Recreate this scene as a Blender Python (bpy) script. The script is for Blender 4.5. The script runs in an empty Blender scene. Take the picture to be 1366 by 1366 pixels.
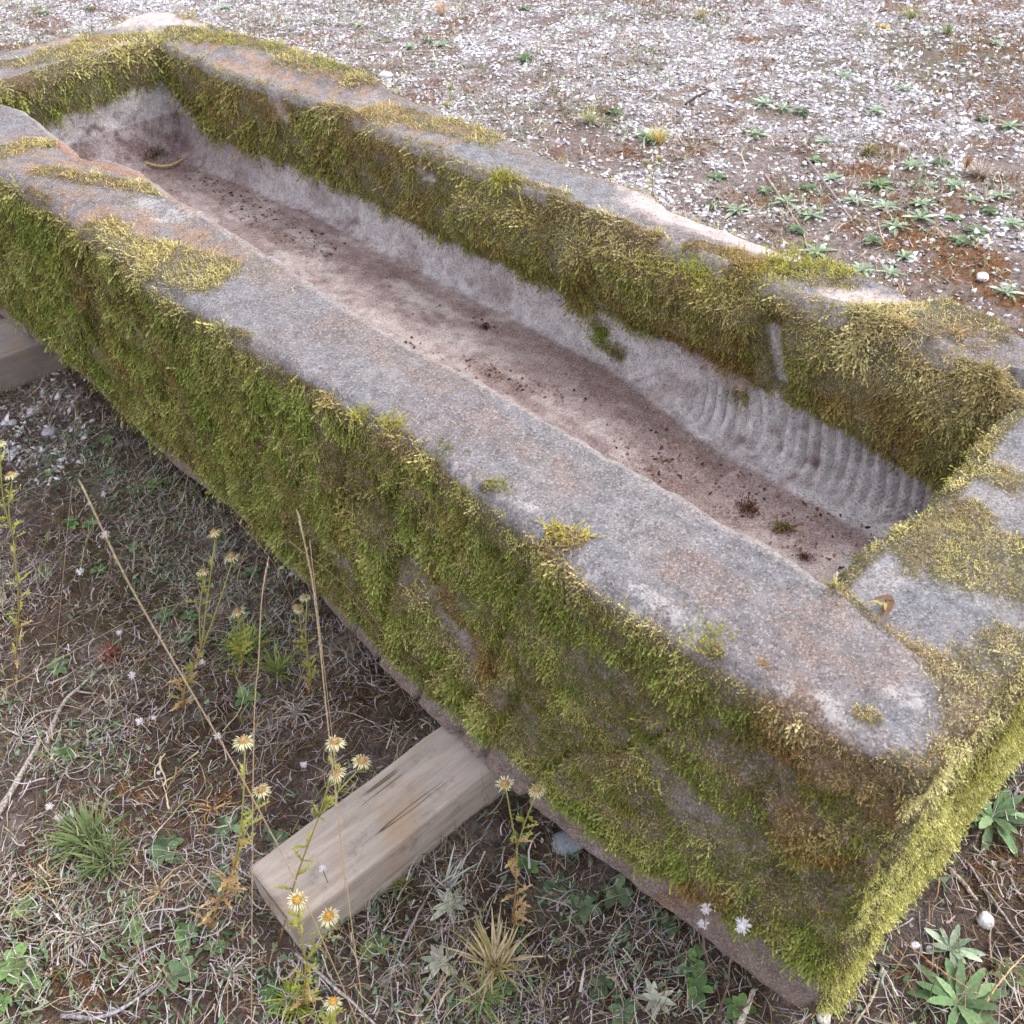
import bpy, math, random
import numpy as np
from mathutils import Matrix, Vector

# ------------------------------------------------------------------ camera, light, exposure
sc = bpy.context.scene
COL = sc.collection
CP = np.array([-0.577, -0.110, 1.332])
RX, RZ, RL = 48.05482964, -42.62552036, -2.025031
FPX = 1294.463
def _rot():
    rx, rz, ro = map(math.radians, (RX, RZ, RL))
    X = np.array([[1,0,0],[0,math.cos(rx),-math.sin(rx)],[0,math.sin(rx),math.cos(rx)]])
    Z = np.array([[math.cos(rz),-math.sin(rz),0],[math.sin(rz),math.cos(rz),0],[0,0,1]])
    O = np.array([[math.cos(ro),-math.sin(ro),0],[math.sin(ro),math.cos(ro),0],[0,0,1]])
    return Z @ X @ O
ROT = _rot()
cam_d = bpy.data.cameras.new("camera")
cam = bpy.data.objects.new("camera", cam_d); COL.objects.link(cam)
mw = Matrix.Identity(4)
for i in range(3):
    for j in range(3): mw[i][j] = ROT[i][j]
    mw[i][3] = CP[i]
cam.matrix_world = mw
cam_d.sensor_width = 36; cam_d.lens = 36*FPX/1366
cam_d.clip_start = 0.02; cam_d.clip_end = 500
cam_d.dof.use_dof = True; cam_d.dof.focus_distance = 1.65; cam_d.dof.aperture_fstop = 16.0
sc.camera = cam

SUN_TO = Vector((0.80, -0.42, 1.15)).normalized()
el = math.asin(SUN_TO.z); az = math.atan2(SUN_TO.x, SUN_TO.y)
world = bpy.data.worlds.new("World"); sc.world = world; world.use_nodes = True
wn = world.node_tree.nodes; wl = world.node_tree.links
for n in list(wn): wn.remove(n)
wo = wn.new('ShaderNodeOutputWorld'); bg = wn.new('ShaderNodeBackground')
sky = wn.new('ShaderNodeTexSky'); sky.sky_type = 'NISHITA'; sky.sun_disc = False
sky.sun_elevation = el; sky.sun_rotation = az; sky.dust_density = 4; sky.air_density = 1.0
mixw = wn.new('ShaderNodeMix'); mixw.data_type = 'RGBA'; mixw.inputs[0].default_value = 0.72
mixw.inputs[7].default_value = (8.6, 8.35, 8.6, 1)          # thin bright cloud veil over the blue
wl.new(sky.outputs[0], mixw.inputs[6]); wl.new(mixw.outputs[2], bg.inputs[0]); bg.inputs[1].default_value = 0.12
wl.new(bg.outputs[0], wo.inputs[0])
sd = bpy.data.lights.new("sun", 'SUN'); sd.energy = 1.7; sd.angle = math.radians(28); sd.color = (1.0, 0.965, 0.92)
sun = bpy.data.objects.new("sun", sd); COL.objects.link(sun)
sun.rotation_euler = SUN_TO.to_track_quat('Z', 'Y').to_euler()
sc.view_settings.view_transform = 'Standard'; sc.view_settings.look = 'None'
sc.view_settings.exposure = 0.76; sc.view_settings.gamma = 1

# ------------------------------------------------------------------ helpers
rng = np.random.default_rng(7)
H = 0.561; L = 2.791; W = 0.80; GZ = -0.09
def ray(q):
    return ROT @ np.array([(q[0]-683)/FPX, -(q[1]-683)/FPX, -1.0])
def on_axis(q, ax, v):
    d = ray(q); return CP + d*(v-CP[ax])/d[ax]
def onz(q, z=GZ): return on_axis(q, 2, z)
def onx(q, x): return on_axis(q, 0, x)
def ony(q, y): return on_axis(q, 1, y)
PL = {'T': lambda q: onz(q, H), 'S': lambda q: onx(q, 0.0), 'E': lambda q: ony(q, 0.0),
      'F': lambda q: onx(q, 0.655), 'B': lambda q: ony(q, 2.52), 'G': lambda q: onz(q, GZ), 'O': lambda q: onz(q, 0.296)}

def _h(ix, iy, iz, seed):
    with np.errstate(over='ignore'):
        n = (ix.astype(np.uint32)*np.uint32(374761393) + iy.astype(np.uint32)*np.uint32(668265263)
             + iz.astype(np.uint32)*np.uint32(2147483647) + np.uint32(seed*974711 % 4294967295))
        n = (n ^ (n >> np.uint32(13)))*np.uint32(1274126177)
        n = (n ^ (n >> np.uint32(16)))*np.uint32(2246822519)
        n = n ^ (n >> np.uint32(15))
    return n.astype(np.float64)/4294967295.0
def vnoise(P, seed=1):
    P = np.asarray(P, float); i = np.floor(P).astype(np.int64); f = P-i; f = f*f*(3-2*f)
    x, y, z = (i[..., k] & 0xffffffff for k in range(3))
    def c(a, b, d): return _h((x+a) & 0xffffffff, (y+b) & 0xffffffff, (z+d) & 0xffffffff, seed)
    fx, fy, fz = f[..., 0], f[..., 1], f[..., 2]
    a = c(0,0,0)*(1-fx)+c(1,0,0)*fx; b = c(0,1,0)*(1-fx)+c(1,1,0)*fx
    d = c(0,0,1)*(1-fx)+c(1,0,1)*fx; e = c(0,1,1)*(1-fx)+c(1,1,1)*fx
    return (a*(1-fy)+b*fy)*(1-fz)+(d*(1-fy)+e*fy)*fz
def fbm(P, s, o=4, seed=1):
    P = np.asarray(P, float)*s; t = 0; a = 1; n = 0
    for k in range(o):
        t = t+a*(vnoise(P*2.03**k+17.3*k, seed+k)-.5)*2; n += a; a *= .52
    return t/n
def sst(a, b, x): t = np.clip((x-a)/(b-a), 0, 1); return t*t*(3-2*t)
def field(P, specs, plane, wob=.5, seed=5):
    out = np.zeros(P.shape[:-1])
    nz = fbm(P, 28, 3, seed)+.55*fbm(P, 95, 2, seed+9)+.6*fbm(P, 9, 2, seed+5)
    for s in specs:
        if len(s) == 3: a = b = PL[plane](s[:2]); r = s[2]
        else: a = PL[plane](s[:2]); b = PL[plane](s[2:4]); r = s[4]
        ab = b-a; t = np.clip(((P-a)@ab)/max(ab@ab, 1e-9), 0, 1)
        d = np.linalg.norm(P-a-t[..., None]*ab, axis=-1)
        out = np.maximum(out, sst(1.45, .55, d/r+nz*wob))
    return out
def lin(c):
    c = np.asarray(c, float)/255
    return np.where(c <= .04045, c/12.92, ((c+.055)/1.055)**2.4)
def mixc(a, b, t): return a+(b-a)*np.asarray(t)[..., None]

def mesh_np(name, V, F, mat, parent=None, col=None, masks=None, smooth=False, k=None):
    """V (n,3); F list of arrays (m,3) or (m,4); col (n,3) point colours"""
    me = bpy.data.meshes.new(name)
    if not isinstance(F, (list, tuple)): F = [F]
    F = [np.asarray(f, np.int32) for f in F if len(f)]
    V = np.asarray(V, np.float32)
    me.vertices.add(len(V)); me.vertices.foreach_set('co', V.ravel())
    nl = sum(f.size for f in F); npol = sum(len(f) for f in F)
    me.loops.add(nl); me.polygons.add(npol)
    me.loops.foreach_set('vertex_index', np.concatenate([f.ravel() for f in F]))
    tot = np.concatenate([np.full(len(f), f.shape[1], np.int32) for f in F])
    st = np.concatenate([[0], np.cumsum(tot)[:-1]]).astype(np.int32)
    me.polygons.foreach_set('loop_start', st)
    me.polygons.foreach_set('loop_total', tot)
    if smooth: me.polygons.foreach_set('use_smooth', np.ones(npol, bool))
    me.update(calc_edges=True)
    for nm, arr in (('tone', col), ('masks', masks)):
        if arr is not None:
            a = me.color_attributes.new(nm, 'FLOAT_COLOR', 'POINT')
            buf = np.ones((len(V), 4), np.float32); buf[:, :3] = arr
            a.data.foreach_set('color', buf.ravel())
    me.materials.append(mat)
    o = bpy.data.objects.new(name, me); COL.objects.link(o)
    if parent: o.parent = parent
    return o
def tag(o, label=None, cat=None, group=None, kind=None):
    if label: o['label'] = label
    if cat: o['category'] = cat
    if group: o['group'] = group
    if kind: o['kind'] = kind
    return o
def empty(name, loc, label, cat, group=None):
    o = bpy.data.objects.new(name, None); COL.objects.link(o); o.location = loc
    o.empty_display_size = .02
    return tag(o, label, cat, group)

# ------------------------------------------------------------------ materials
class NT:
    def __init__(s, name):
        s.m = bpy.data.materials.new(name); s.m.use_nodes = True; s.t = s.m.node_tree
        for n in list(s.t.nodes): s.t.nodes.remove(n)
        s.out = s.n('ShaderNodeOutputMaterial'); s.b = s.n('ShaderNodeBsdfPrincipled')
        s.l(s.b.outputs[0], s.out.inputs[0]); s.b.inputs['Specular IOR Level'].default_value = .25
    def n(s, t, **k):
        x = s.t.nodes.new(t)
        for a, v in k.items(): setattr(x, a, v)
        return x
    def l(s, a, b): s.t.links.new(a, b)
    def attr(s, nm): return s.n('ShaderNodeAttribute', attribute_name=nm).outputs['Color']
    def co(s): return s.n('ShaderNodeTexCoord').outputs['Object']
    def noise(s, scale, det=4, rough=.6, vec=None, out=0):
        x = s.n('ShaderNodeTexNoise'); x.inputs['Scale'].default_value = scale
        x.inputs['Detail'].default_value = det; x.inputs['Roughness'].default_value = rough
        s.l(vec or s.co(), x.inputs['Vector']); return x.outputs[out]
    def ramp(s, v, lo, hi, a=0., b=1.):
        x = s.n('ShaderNodeMapRange'); x.interpolation_type = 'SMOOTHSTEP'
        for i, q in enumerate((lo, hi, a, b)): x.inputs[i+1].default_value = q
        s.l(v, x.inputs[0]); return x.outputs[0]
    def math(s, op, a, b=None):
        x = s.n('ShaderNodeMath', operation=op)
        for i, q in enumerate((a, b)):
            if q is None: continue
            if isinstance(q, (int, float)): x.inputs[i].default_value = q
            else: s.l(q, x.inputs[i])
        return x.outputs[0]
    def mix(s, f, a, b, mode='MIX'):
        x = s.n('ShaderNodeMix', data_type='RGBA', blend_type=mode)
        for i, q in ((0, f), (6, a), (7, b)):
            if isinstance(q, (int, float)): x.inputs[i].default_value = q
            elif isinstance(q, (tuple, list, np.ndarray)): x.inputs[i].default_value = (*q[:3], 1)
            else: s.l(q, x.inputs[i])
        return x.outputs[2]
    def bump(s, h, strength, dist, prev=None):
        x = s.n('ShaderNodeBump'); x.inputs['Strength'].default_value = strength; x.inputs['Distance'].default_value = dist
        s.l(h, x.inputs['Height'])
        if prev is not None: s.l(prev, x.inputs['Normal'])
        return x.outputs[0]
    def fin(s, col, rough=.85, nrm=None):
        if isinstance(col, (tuple, list, np.ndarray)): s.b.inputs['Base Color'].default_value = (*col[:3], 1)
        else: s.l(col, s.b.inputs['Base Color'])
        s.b.inputs['Roughness'].default_value = rough
        if nrm is not None: s.l(nrm, s.b.inputs['Normal'])
        return s.m
def sep(t, col):
    x = t.n('ShaderNodeSeparateColor'); t.l(col, x.inputs[0]); return x.outputs

def stone_material():
    t = NT('sandstone'); co = t.co()
    tone = t.attr('tone'); m = sep(t, t.attr('masks'))      # masks: r rust crust, g pale lichen, b moss felt
    fine = t.noise(210, 8, .8, co); mid = t.noise(45, 5, .6, co); gran = t.noise(560, 3, .75, co)
    k = t.math('ADD', t.math('MULTIPLY', t.ramp(fine, .3, .7, -.5, .5), .55), t.math('MULTIPLY', t.ramp(mid, .3, .7, -.5, .5), .42))
    k = t.math('ADD', k, t.math('MULTIPLY', t.ramp(gran, .3, .7, -.5, .5), .50))
    k = t.math('ADD', k, 1.0)
    c = t.n('ShaderNodeVectorMath', operation='SCALE'); t.l(tone, c.inputs[0]); t.l(k, c.inputs['Scale']); c = c.outputs[0]
    # crusty reddish lichen specks
    rn = t.noise(150, 6, .75, co); rm = t.noise(22, 3, .6, co)
    f = t.math('ADD', t.math('ADD', t.math('MULTIPLY', t.ramp(rn, .3, .7), .6), t.math('MULTIPLY', t.ramp(rm, .3, .7), .40)), t.math('MULTIPLY', m[0], .24))
    c = t.mix(t.math('MULTIPLY', t.ramp(f, .62, .95), .5), c, t.mix(t.ramp(gran, .4, .6), lin((108, 88, 80)), lin((174, 150, 140))))
    # pale lichen flecks
    pn = t.noise(170, 8, .85, co, 0); pm = t.noise(30, 4, .7, co)
    f2 = t.math('ADD', t.math('ADD', t.math('MULTIPLY', t.ramp(pn, .3, .7), .6), t.math('MULTIPLY', t.ramp(pm, .3, .7), .40)), t.math('MULTIPLY', m[1], .38))
    c = t.mix(t.math('MULTIPLY', t.ramp(f2, .76, 1.08), .62), c, lin((205, 203, 205)))
    vv = t.n('ShaderNodeTexVoronoi'); vv.inputs['Scale'].default_value = 420; t.l(co, vv.inputs['Vector']); vc = sep(t, vv.outputs['Color'])
    c = t.mix(t.math('MULTIPLY', t.ramp(vc[0], .84, .88), .38), c, lin((200, 190, 186))); c = t.mix(t.math('MULTIPLY', t.ramp(vc[1], .85, .89), .42), c, lin((70, 60, 58)))
    gm = t.math('MULTIPLY', m[2], t.ramp(vc[2], .45, .75)); c = t.mix(t.math('MULTIPLY', gm, .8), c, t.mix(vc[0], lin((58, 50, 26)), lin((138, 132, 70))))
    # dark pits
    v = t.noise(120, 3, .7, co); c = t.mix(t.ramp(v, .30, .20), c, lin((70, 60, 56)))
    hb = t.math('ADD', t.math('MULTIPLY', mid, .8), t.math('ADD', t.math('MULTIPLY', fine, .35), t.math('MULTIPLY', gran, .10)))
    return t.fin(c, .93, t.bump(hb, .9, .008))
def tone_material(name, rough=.8, var=.3, scale=300, trans=0., bumpd=.0):
    t = NT(name); c = t.attr('tone'); nz = t.noise(scale, 2, .5)
    k = t.ramp(nz, .3, .7, 1-var, 1+var)
    v = t.n('ShaderNodeVectorMath', operation='SCALE'); t.l(c, v.inputs[0]); t.l(k, v.inputs['Scale'])
    if trans:
        tr = t.n('ShaderNodeBsdfTranslucent'); t.l(v.outputs[0], tr.inputs[0])
        mx = t.n('ShaderNodeMixShader'); mx.inputs[0].default_value = trans
        t.l(t.b.outputs[0], mx.inputs[1]); t.l(tr.outputs[0], mx.inputs[2]); t.l(mx.outputs[0], t.out.inputs[0])
    return t.fin(v.outputs[0], rough, t.bump(nz, .6, bumpd) if bumpd else None)
M_STONE = stone_material()
M_MOSS = tone_material('feather_moss', .75, .18, 500, .22)
M_LITTER = tone_material('dry_plant', .85, .2, 400, .12)
M_LEAF = tone_material('hairy_leaf', .7, .14, 220, .2)
M_CHIP = tone_material('pale_chippings', .9, .2, 350)
M_TWIG = tone_material('weathered_twig', .9, .45, 260, 0, .002)

def ground_material():
    t = NT('lichen_soil'); co = t.co(); tone = t.attr('tone'); m = sep(t, t.attr('masks'))
    a = t.noise(60, 6, .75, co); b = t.noise(320, 4, .7, co); c0 = t.noise(9, 4, .6, co)
    k = t.math('ADD', t.ramp(a, .3, .7, .55, 1.45), t.ramp(b, .3, .7, -.35, .35))
    v = t.n('ShaderNodeVectorMath', operation='SCALE'); t.l(tone, v.inputs[0]); t.l(k, v.inputs['Scale']); c = v.outputs[0]
    # rusty moss felt
    as_ = t.ramp(a, .3, .7); a2 = t.ramp(t.noise(22, 4, .7, co), .3, .7)
    f = t.math('ADD', t.math('ADD', t.math('MULTIPLY', as_, .4), t.math('MULTIPLY', a2, .4)), t.math('MULTIPLY', m[0], .55))
    c = t.mix(t.math('MULTIPLY', t.ramp(f, .60, .88), .85), c, t.mix(t.ramp(b, .35, .65), lin((116, 80, 54)), lin((178, 130, 84))))
    # grey white lichen and stone crumbs
    vo = t.n('ShaderNodeTexVoronoi'); vo.inputs['Scale'].default_value = 85; t.l(co, vo.inputs['Vector'])
    vs = sep(t, vo.outputs['Color'])[0]
    g = t.math('ADD', t.math('ADD', t.math('MULTIPLY', vs, .5), t.math('MULTIPLY', a2, .32)), t.math('MULTIPLY', m[1], .5))
    c = t.mix(t.math('MULTIPLY', t.ramp(g, .80, .90), .9), c, t.mix(t.ramp(b, .3, .7), lin((178, 174, 184)), lin((228, 226, 232))))
    h = t.math('ADD', t.math('MULTIPLY', a, 1.), t.math('MULTIPLY', b, .4))
    return t.fin(c, .95, t.bump(h, 1., .02))
M_GROUND = ground_material()

def wood_material(dark=0.):
    t = NT('sawn_timber'); co = t.co()
    mp = t.n('ShaderNodeMapping'); mp.inputs['Scale'].default_value = (5.0, 46, 46); t.l(co, mp.inputs[0])
    g = t.noise(1.6, 6, .65, mp.outputs[0])
    mp2 = t.n('ShaderNodeMapping'); mp2.inputs['Scale'].default_value = (2.2, 16, 16); t.l(co, mp2.inputs[0])
    g2 = t.noise(1.5, 4, .6, mp2.outputs[0]); g3 = t.noise(7, 4, .6, co); gr = t.noise(300, 3, .6, co)
    c = t.mix(t.ramp(g, .2, .8), lin((164, 150, 140)), lin((206, 196, 188)))
    c = t.mix(t.ramp(g2, .35, .7, 0, .6), c, lin((160, 152, 150)))
    c = t.mix(t.ramp(g3, .5, .72, 0, .55), c, lin((176, 146, 112)))
    c = t.mix(t.ramp(gr, .6, .75, 0, .5), c, lin((120, 104, 96)))
    mp3 = t.n('ShaderNodeMapping'); mp3.inputs['Scale'].default_value = (.22, 20, 20); mp3.inputs['Location'].default_value = (3.1, .7, .3); t.l(co, mp3.inputs[0])
    cr = t.noise(1.0, 1.5, .4, mp3.outputs[0]); crk = t.math('MULTIPLY', t.ramp(t.math('ABSOLUTE', t.math('SUBTRACT', cr, .5)), 0.006, .001), t.ramp(g3, .46, .60))
    blot = t.noise(22, 6, .75, co); c = t.mix(t.ramp(blot, .52, .72, 0, .55), c, lin((128, 112, 102))); c = t.mix(t.ramp(t.noise(3, 3, .6, co), .55, .7, 0, .5), c, lin((136, 128, 124)))
    c = t.mix(crk, c, lin((104, 90, 82)))
    if dark: c = t.mix(dark, c, lin((96, 92, 92)))
    return t.fin(c, .85, t.bump(t.math('SUBTRACT', g, crk), .6, .003))
M_WOOD = wood_material(); M_WOOD_GREY = wood_material(.5)

# ------------------------------------------------------------------ ground sheet
def axis_coords(a, b, fine, mid, m0, m1, far):
    xs = [a]
    while xs[-1] < b:
        x = xs[-1]; xs.append(x+(fine if m0 <= x <= m1 else mid))
    return np.array(sorted(set([-f for f in far]+[-1.9]))+[x for x in xs if x > -1.85]+sorted(b+f for f in far))
gx = axis_coords(-1.85, 5.6, .009, .022, -1.0, .55, (90, 30, 12, 5, 2.6))
gy = axis_coords(-1.0, 7.6, .009, .024, -.4, 2.3, (90, 30, 12, 5, 2.6))
GXX, GYY = np.meshgrid(gx, gy, indexing='ij')
def ground_fields(P2):
    P = np.stack([P2[..., 0], P2[..., 1], np.zeros(P2.shape[:-1])], -1)
    Pg = P.copy(); Pg[..., 2] = GZ
    back = sst(.80, 1.15, P[..., 0]+.12*np.maximum(0, P[..., 1]-2.6)) + sst(2.85, 3.1, P[..., 1]); back = np.clip(back, 0, 1)
    big = fbm(P, 1.7, 4, 31); med = fbm(P, 6, 3, 47)
    rust = np.maximum(sst(.05, .5, fbm(P, 4.5, 4, 77)), back*sst(.05, .17, fbm(P, 3.4, 4, 78)+.25*fbm(P, 14, 3, 79)+.10*sst(1.2, -.5, P[..., 1]-P[..., 0]*.5)))
    lich = sst(-.42, .22, big*.9+med*.6+.30)*back
    lich = np.maximum(lich, .9*field(Pg, [(560,40,860,110,.5), (640,150,900,40,.35), (930,60,1130,130,.45), (1220,170,1366,215,.35), (600,140,720,150,.14),
                                       (1000,150,1080,200,.25), (30,20,120,30,.3), (20,555,60,600,.10), (60,520,90,560,.06)], 'G', .6, 8))
    lich = lich*(1-.62*field(Pg, [(500,95,560,75,.10), (700,110,780,95,.07), (720,150,800,190,.09), (900,140,1010,150,.06), (970,120,1000,130,.08), (1130,320,1366,400,.30),
                                 (1000,240,1290,300,.24), (820,200,960,235,.08), (1290,75,1366,110,.3), (1020,190,1160,240,.10), (640,170,830,220,.05), (1300,200,1366,250,.1)], 'G', .8, 3))
    lich = lich*(.35+.65*sst(-.42, .05, fbm(P, 7, 3, 66)+.35*fbm(P, 19, 2, 67)))
    rust = np.maximum(rust*.6, field(Pg, [(1160,228,.07), (790,190,830,195,.05), (1210,310,1350,390,.14), (1000,115,.06), (980,130,.04), (1220,1285,.035), (1300,1300,1366,1260,.05),
                                          (1290,1180,1366,1130,.06), (1140,310,1200,330,.05), (140,1080,290,1030,.12), (60,1330,200,1300,.05), (560,1340,640,1350,.03), (90,690,60,720,.05),
                                          (870,125,.04), (1000,50,.05), (700,100,.03), (1230,1190,1250,1200,.05)], 'G', .6, 9))
    rust = rust*sst(-.45, .25, fbm(P, 11, 4, 68)+.1)
    rust = rust*(.45+.55*back)
    grn = field(Pg, [(100,600,240,660,.14), (150,740,200,830,.10), (1100,100,1366,60,.4), (780,150,870,180,.08)], 'G', .8, 12)*.6
    return P, lich, rust, grn, back
P, lich, rust, grn, back = ground_fields(np.stack([GXX, GYY], -1))
near = 1-back
cush = np.clip(fbm(P, 9, 3, 5)+.15, 0, 1)
gh = GZ + .012*fbm(P, 2.2, 3, 3) + .010*fbm(P, 14, 4, 21)*(1+.6*near) + .016*rust*cush + .005*fbm(P, 55, 2, 23)
gh = gh*1.0 - .004
soil = lin((134, 120, 114)); soil2 = lin((92, 78, 73)); tan = lin((184, 176, 170)); greyl = lin((140, 132, 138))
tc = mixc(np.broadcast_to(soil, P.shape).copy(), soil2, sst(-.3, .4, fbm(P, 7, 3, 60)))
tc = mixc(tc, tan, sst(.05, .6, fbm(P, 11, 3, 61))*.6)
tc = mixc(tc, lin((104, 86, 78)), near*.3)
tc = mixc(tc, lin((172, 154, 148)), back*.55)
tc = mixc(tc, lin((164, 158, 166)), lich*.5)
tc = mixc(tc, lin((96, 104, 62)), grn*.6)
tc = mixc(tc, lin((190, 184, 188)), sst(6, 14, np.hypot(P[..., 0], P[..., 1]))*.5)
def grid_faces(nu, nv, close_u=False):
    u = np.arange(nu if close_u else nu-1); v = np.arange(nv-1)
    U, Vv = np.meshgrid(u, v, indexing='ij'); U2 = (U+1) % nu
    return np.stack([U*nv+Vv, U2*nv+Vv, U2*nv+Vv+1, U*nv+Vv+1], -1).reshape(-1, 4)
gv = np.stack([GXX, GYY, gh], -1).reshape(-1, 3)
ground = mesh_np('ground', gv, grid_faces(len(gx), len(gy)), M_GROUND, col=tc.reshape(-1, 3),
                 masks=np.stack([rust, lich, grn], -1).reshape(-1, 3), smooth=True)
tag(ground, 'brown soil with rusty moss and grey lichen', 'ground', kind='structure')
def ground_z(x, y):
    x = np.asarray(x, float); y = np.asarray(y, float)
    i = np.clip(np.searchsorted(gx, x)-1, 0, len(gx)-2); j = np.clip(np.searchsorted(gy, y)-1, 0, len(gy)-2)
    fx = np.clip((x-gx[i])/(gx[i+1]-gx[i]), 0, 1); fy = np.clip((y-gy[j])/(gy[j+1]-gy[j]), 0, 1)
    return (gh[i, j]*(1-fx)+gh[i+1, j]*fx)*(1-fy)+(gh[i, j+1]*(1-fx)+gh[i+1, j+1]*fx)*fy
def gp(px, py, dz=0.):
    p = onz((px, py), GZ); z = float(ground_z(p[0], p[1])); p = onz((px, py), z+dz); return p

# ------------------------------------------------------------------ stone trough
XI0, XI1, YI0, YI1 = .170, .655, .193, 2.520; XC = (XI0+XI1)/2; HW = (XI1-XI0)/2
NT_Y = [-.2, .018, .08, .152, .326, .511, .705, .887, 1.064, 1.359, 1.693, 1.977, 2.4, 3.0]
NT_X = [.01, .008, .004, .000, -.009, .002, .014, .003, -.005, -.018, -.005, -.015, -.005, 0]
NB_Y = [-.2, .005, .109, .267, .481, .695, 1.051, 1.34, 1.593, 2.052, 2.383, 3.0]
NB_X = [.02, .018, .002, -.015, -.028, -.027, .001, .021, .010, .024, .017, .0]
IN_Y = [.194, .351, .508, .672, .877, 1.082, 1.348, 1.596, 1.80, 1.968, 2.08, 2.176, 2.294, 2.386, 2.52]
IN_X = [.167, .167, .172, .173, .159, .160, .190, .172, .192, .150, .175, .185, .185, .160, .165]
IF_Y = [.19, .333, .516, .806, 1.165, 1.468, 1.852, 2.169, 2.522]
IF_X = [.655, .664, .663, .661, .658, .654, .660, .630, .643]
OF_Y = [0, .268, .424, .618, .81, 1.009, 1.222, 1.452, 1.781, 2.185, 2.673, 2.79]
OF_X = [.775, .781, .788, .800, .812, .801, .799, .807, .824, .845, .808, .80]
def side_u():
    a = np.linspace(0, .45, 200, endpoint=False); b = np.linspace(.45, 1, 140, endpoint=False); return a, b
a1 = np.concatenate([np.linspace(0, .36, 320, endpoint=False), np.linspace(.36, 1, 235, endpoint=False)])   # y fraction, fine near the front
t_far = a1; t_near = np.sort(1-a1)
t_near = 1-np.concatenate([[1.], a1[1:][::-1]])
t_sh = np.linspace(0, 1, 150, endpoint=False)
def ringpts(kind):
    """four sides of a loop; kind: 'ot' outer top, 'ob' outer bottom, 'it' inner top, 'c' centre"""
    out = []
    for sd_, t in ((0, t_near), (1, t_sh), (2, t_far), (3, t_sh)):
        if kind in ('ot', 'ob'):
            if sd_ == 0: y = L*(1-t); x = np.interp(y, NT_Y, NT_X) if kind == 'ot' else np.interp(y, NB_Y, NB_X)
            elif sd_ == 1:
                x0 = np.interp(0, NT_Y, NT_X) if kind == 'ot' else np.interp(0, NB_Y, NB_X); x = x0+(.775-x0)*t; y = 0*t
            elif sd_ == 2: y = L*t; x = np.interp(y, OF_Y, OF_X)
            else: y = L+0*t; x = .80*(1-t)
        elif kind == 'it':
            if sd_ == 0: y = YI1+(YI0-YI1)*t; x = np.interp(y, IN_Y, IN_X)
            elif sd_ == 1: x = .167+(.658-.167)*t; y = YI0+0*t+.008*np.sin(t*9)
            elif sd_ == 2: y = YI0+(YI1-YI0)*t; x = np.interp(y, IF_Y, IF_X)
            else: x = .643+(.165-.643)*t; y = YI1+0*t+.006*np.sin(t*7)
        else:
            if sd_ == 0: y = np.clip(YI1+(YI0-YI1)*t, YI0+HW, YI1-HW); x = XC+0*t
            elif sd_ == 1: x = XC+0*t; y = YI0+HW+0*t
            elif sd_ == 2: y = np.clip(YI0+(YI1-YI0)*t, YI0+HW, YI1-HW); x = XC+0*t
            else: x = XC+0*t; y = YI1-HW+0*t
        out.append(np.stack([x, y], -1))
    return np.concatenate(out)
OT, OB, IT, CC = (ringpts(k) for k in ('ot', 'ob', 'it', 'c'))
SIDE = np.concatenate([np.full(len(t), i) for i, t in enumerate((t_near, t_sh, t_far, t_sh))])
COV = .034+.066*sst(.95, .55, IT[:, 1])+.05*sst(2.1, 2.5, IT[:, 1])          # the cove widens at the tooled end
rows = []; reg = []
def arc(n, r, a0, a1): return [(r*math.cos(a), r*math.sin(a)) for a in np.linspace(a0, a1, n)]
for s in (.99, .6, .3, .10): rows.append((OB+(CC-OB)*s, np.full(len(OB), .012))); reg.append(0)
rb = .016
for dx, dz in arc(6, rb, -math.pi/2, -math.pi): rows.append((OB+(IT-OB)*((rb+dx)/.18), np.full(len(OB), rb+dz))); reg.append(1)
zs = np.linspace(rb+.006, H-.024, 80)
for z in zs:
    f = z/H; rows.append((OB*(1-f)+OT*f, np.full(len(OB), z))); reg.append(1)
RT = .020
for dx, dz in arc(9, RT, math.pi, math.pi/2):
    rows.append((OT+(IT-OT)*((RT+dx)/.18), np.full(len(OB), H-RT+dz))); reg.append(2 if dz > RT*.5 else 1)
for s in np.linspace(RT/.18+.03, 1-.014/.18-.03, 26): rows.append((OT+(IT-OT)*s, np.full(len(OB), H))); reg.append(2)
RI = .014
for dx, dz in arc(5, RI, math.pi/2, 0): rows.append((OT+(IT-OT)*((.18-RI+dx)/.18), np.full(len(OB), H-RI+dz))); reg.append(3)
ZF = .296
for z in np.linspace(H-RI-.006, .392, 24): rows.append((IT+(CC-IT)*(.03*(H-z)/HW), np.full(len(OB), z))); reg.append(3)
for a in np.linspace(0, 1, 18)[1:]:       # coved foot of the inner wall
    th = a*math.pi/2; d = .005+COV*(1-math.cos(th)); z = .392-(.392-ZF)*math.sin(th); rows.append((IT+(CC-IT)*(d/HW)[:, None], np.full(len(OB), z))); reg.append(4)
for f_ in np.linspace(.03, .999, 28): d = .008+COV; d = d+(HW-d)*f_; rows.append((IT+(CC-IT)*(d/HW)[:, None], np.full(len(OB), ZF))); reg.append(5)
TV = np.stack([np.concatenate([r[0], r[1][:, None]], 1) for r in rows], 1)     # (nu, nv, 3)
reg = np.array(reg); NU, NV = TV.shape[:2]; REG = np.broadcast_to(reg, (NU, NV)); SD = np.broadcast_to(SIDE[:, None], (NU, NV))
outer = REG <= 2
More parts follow.
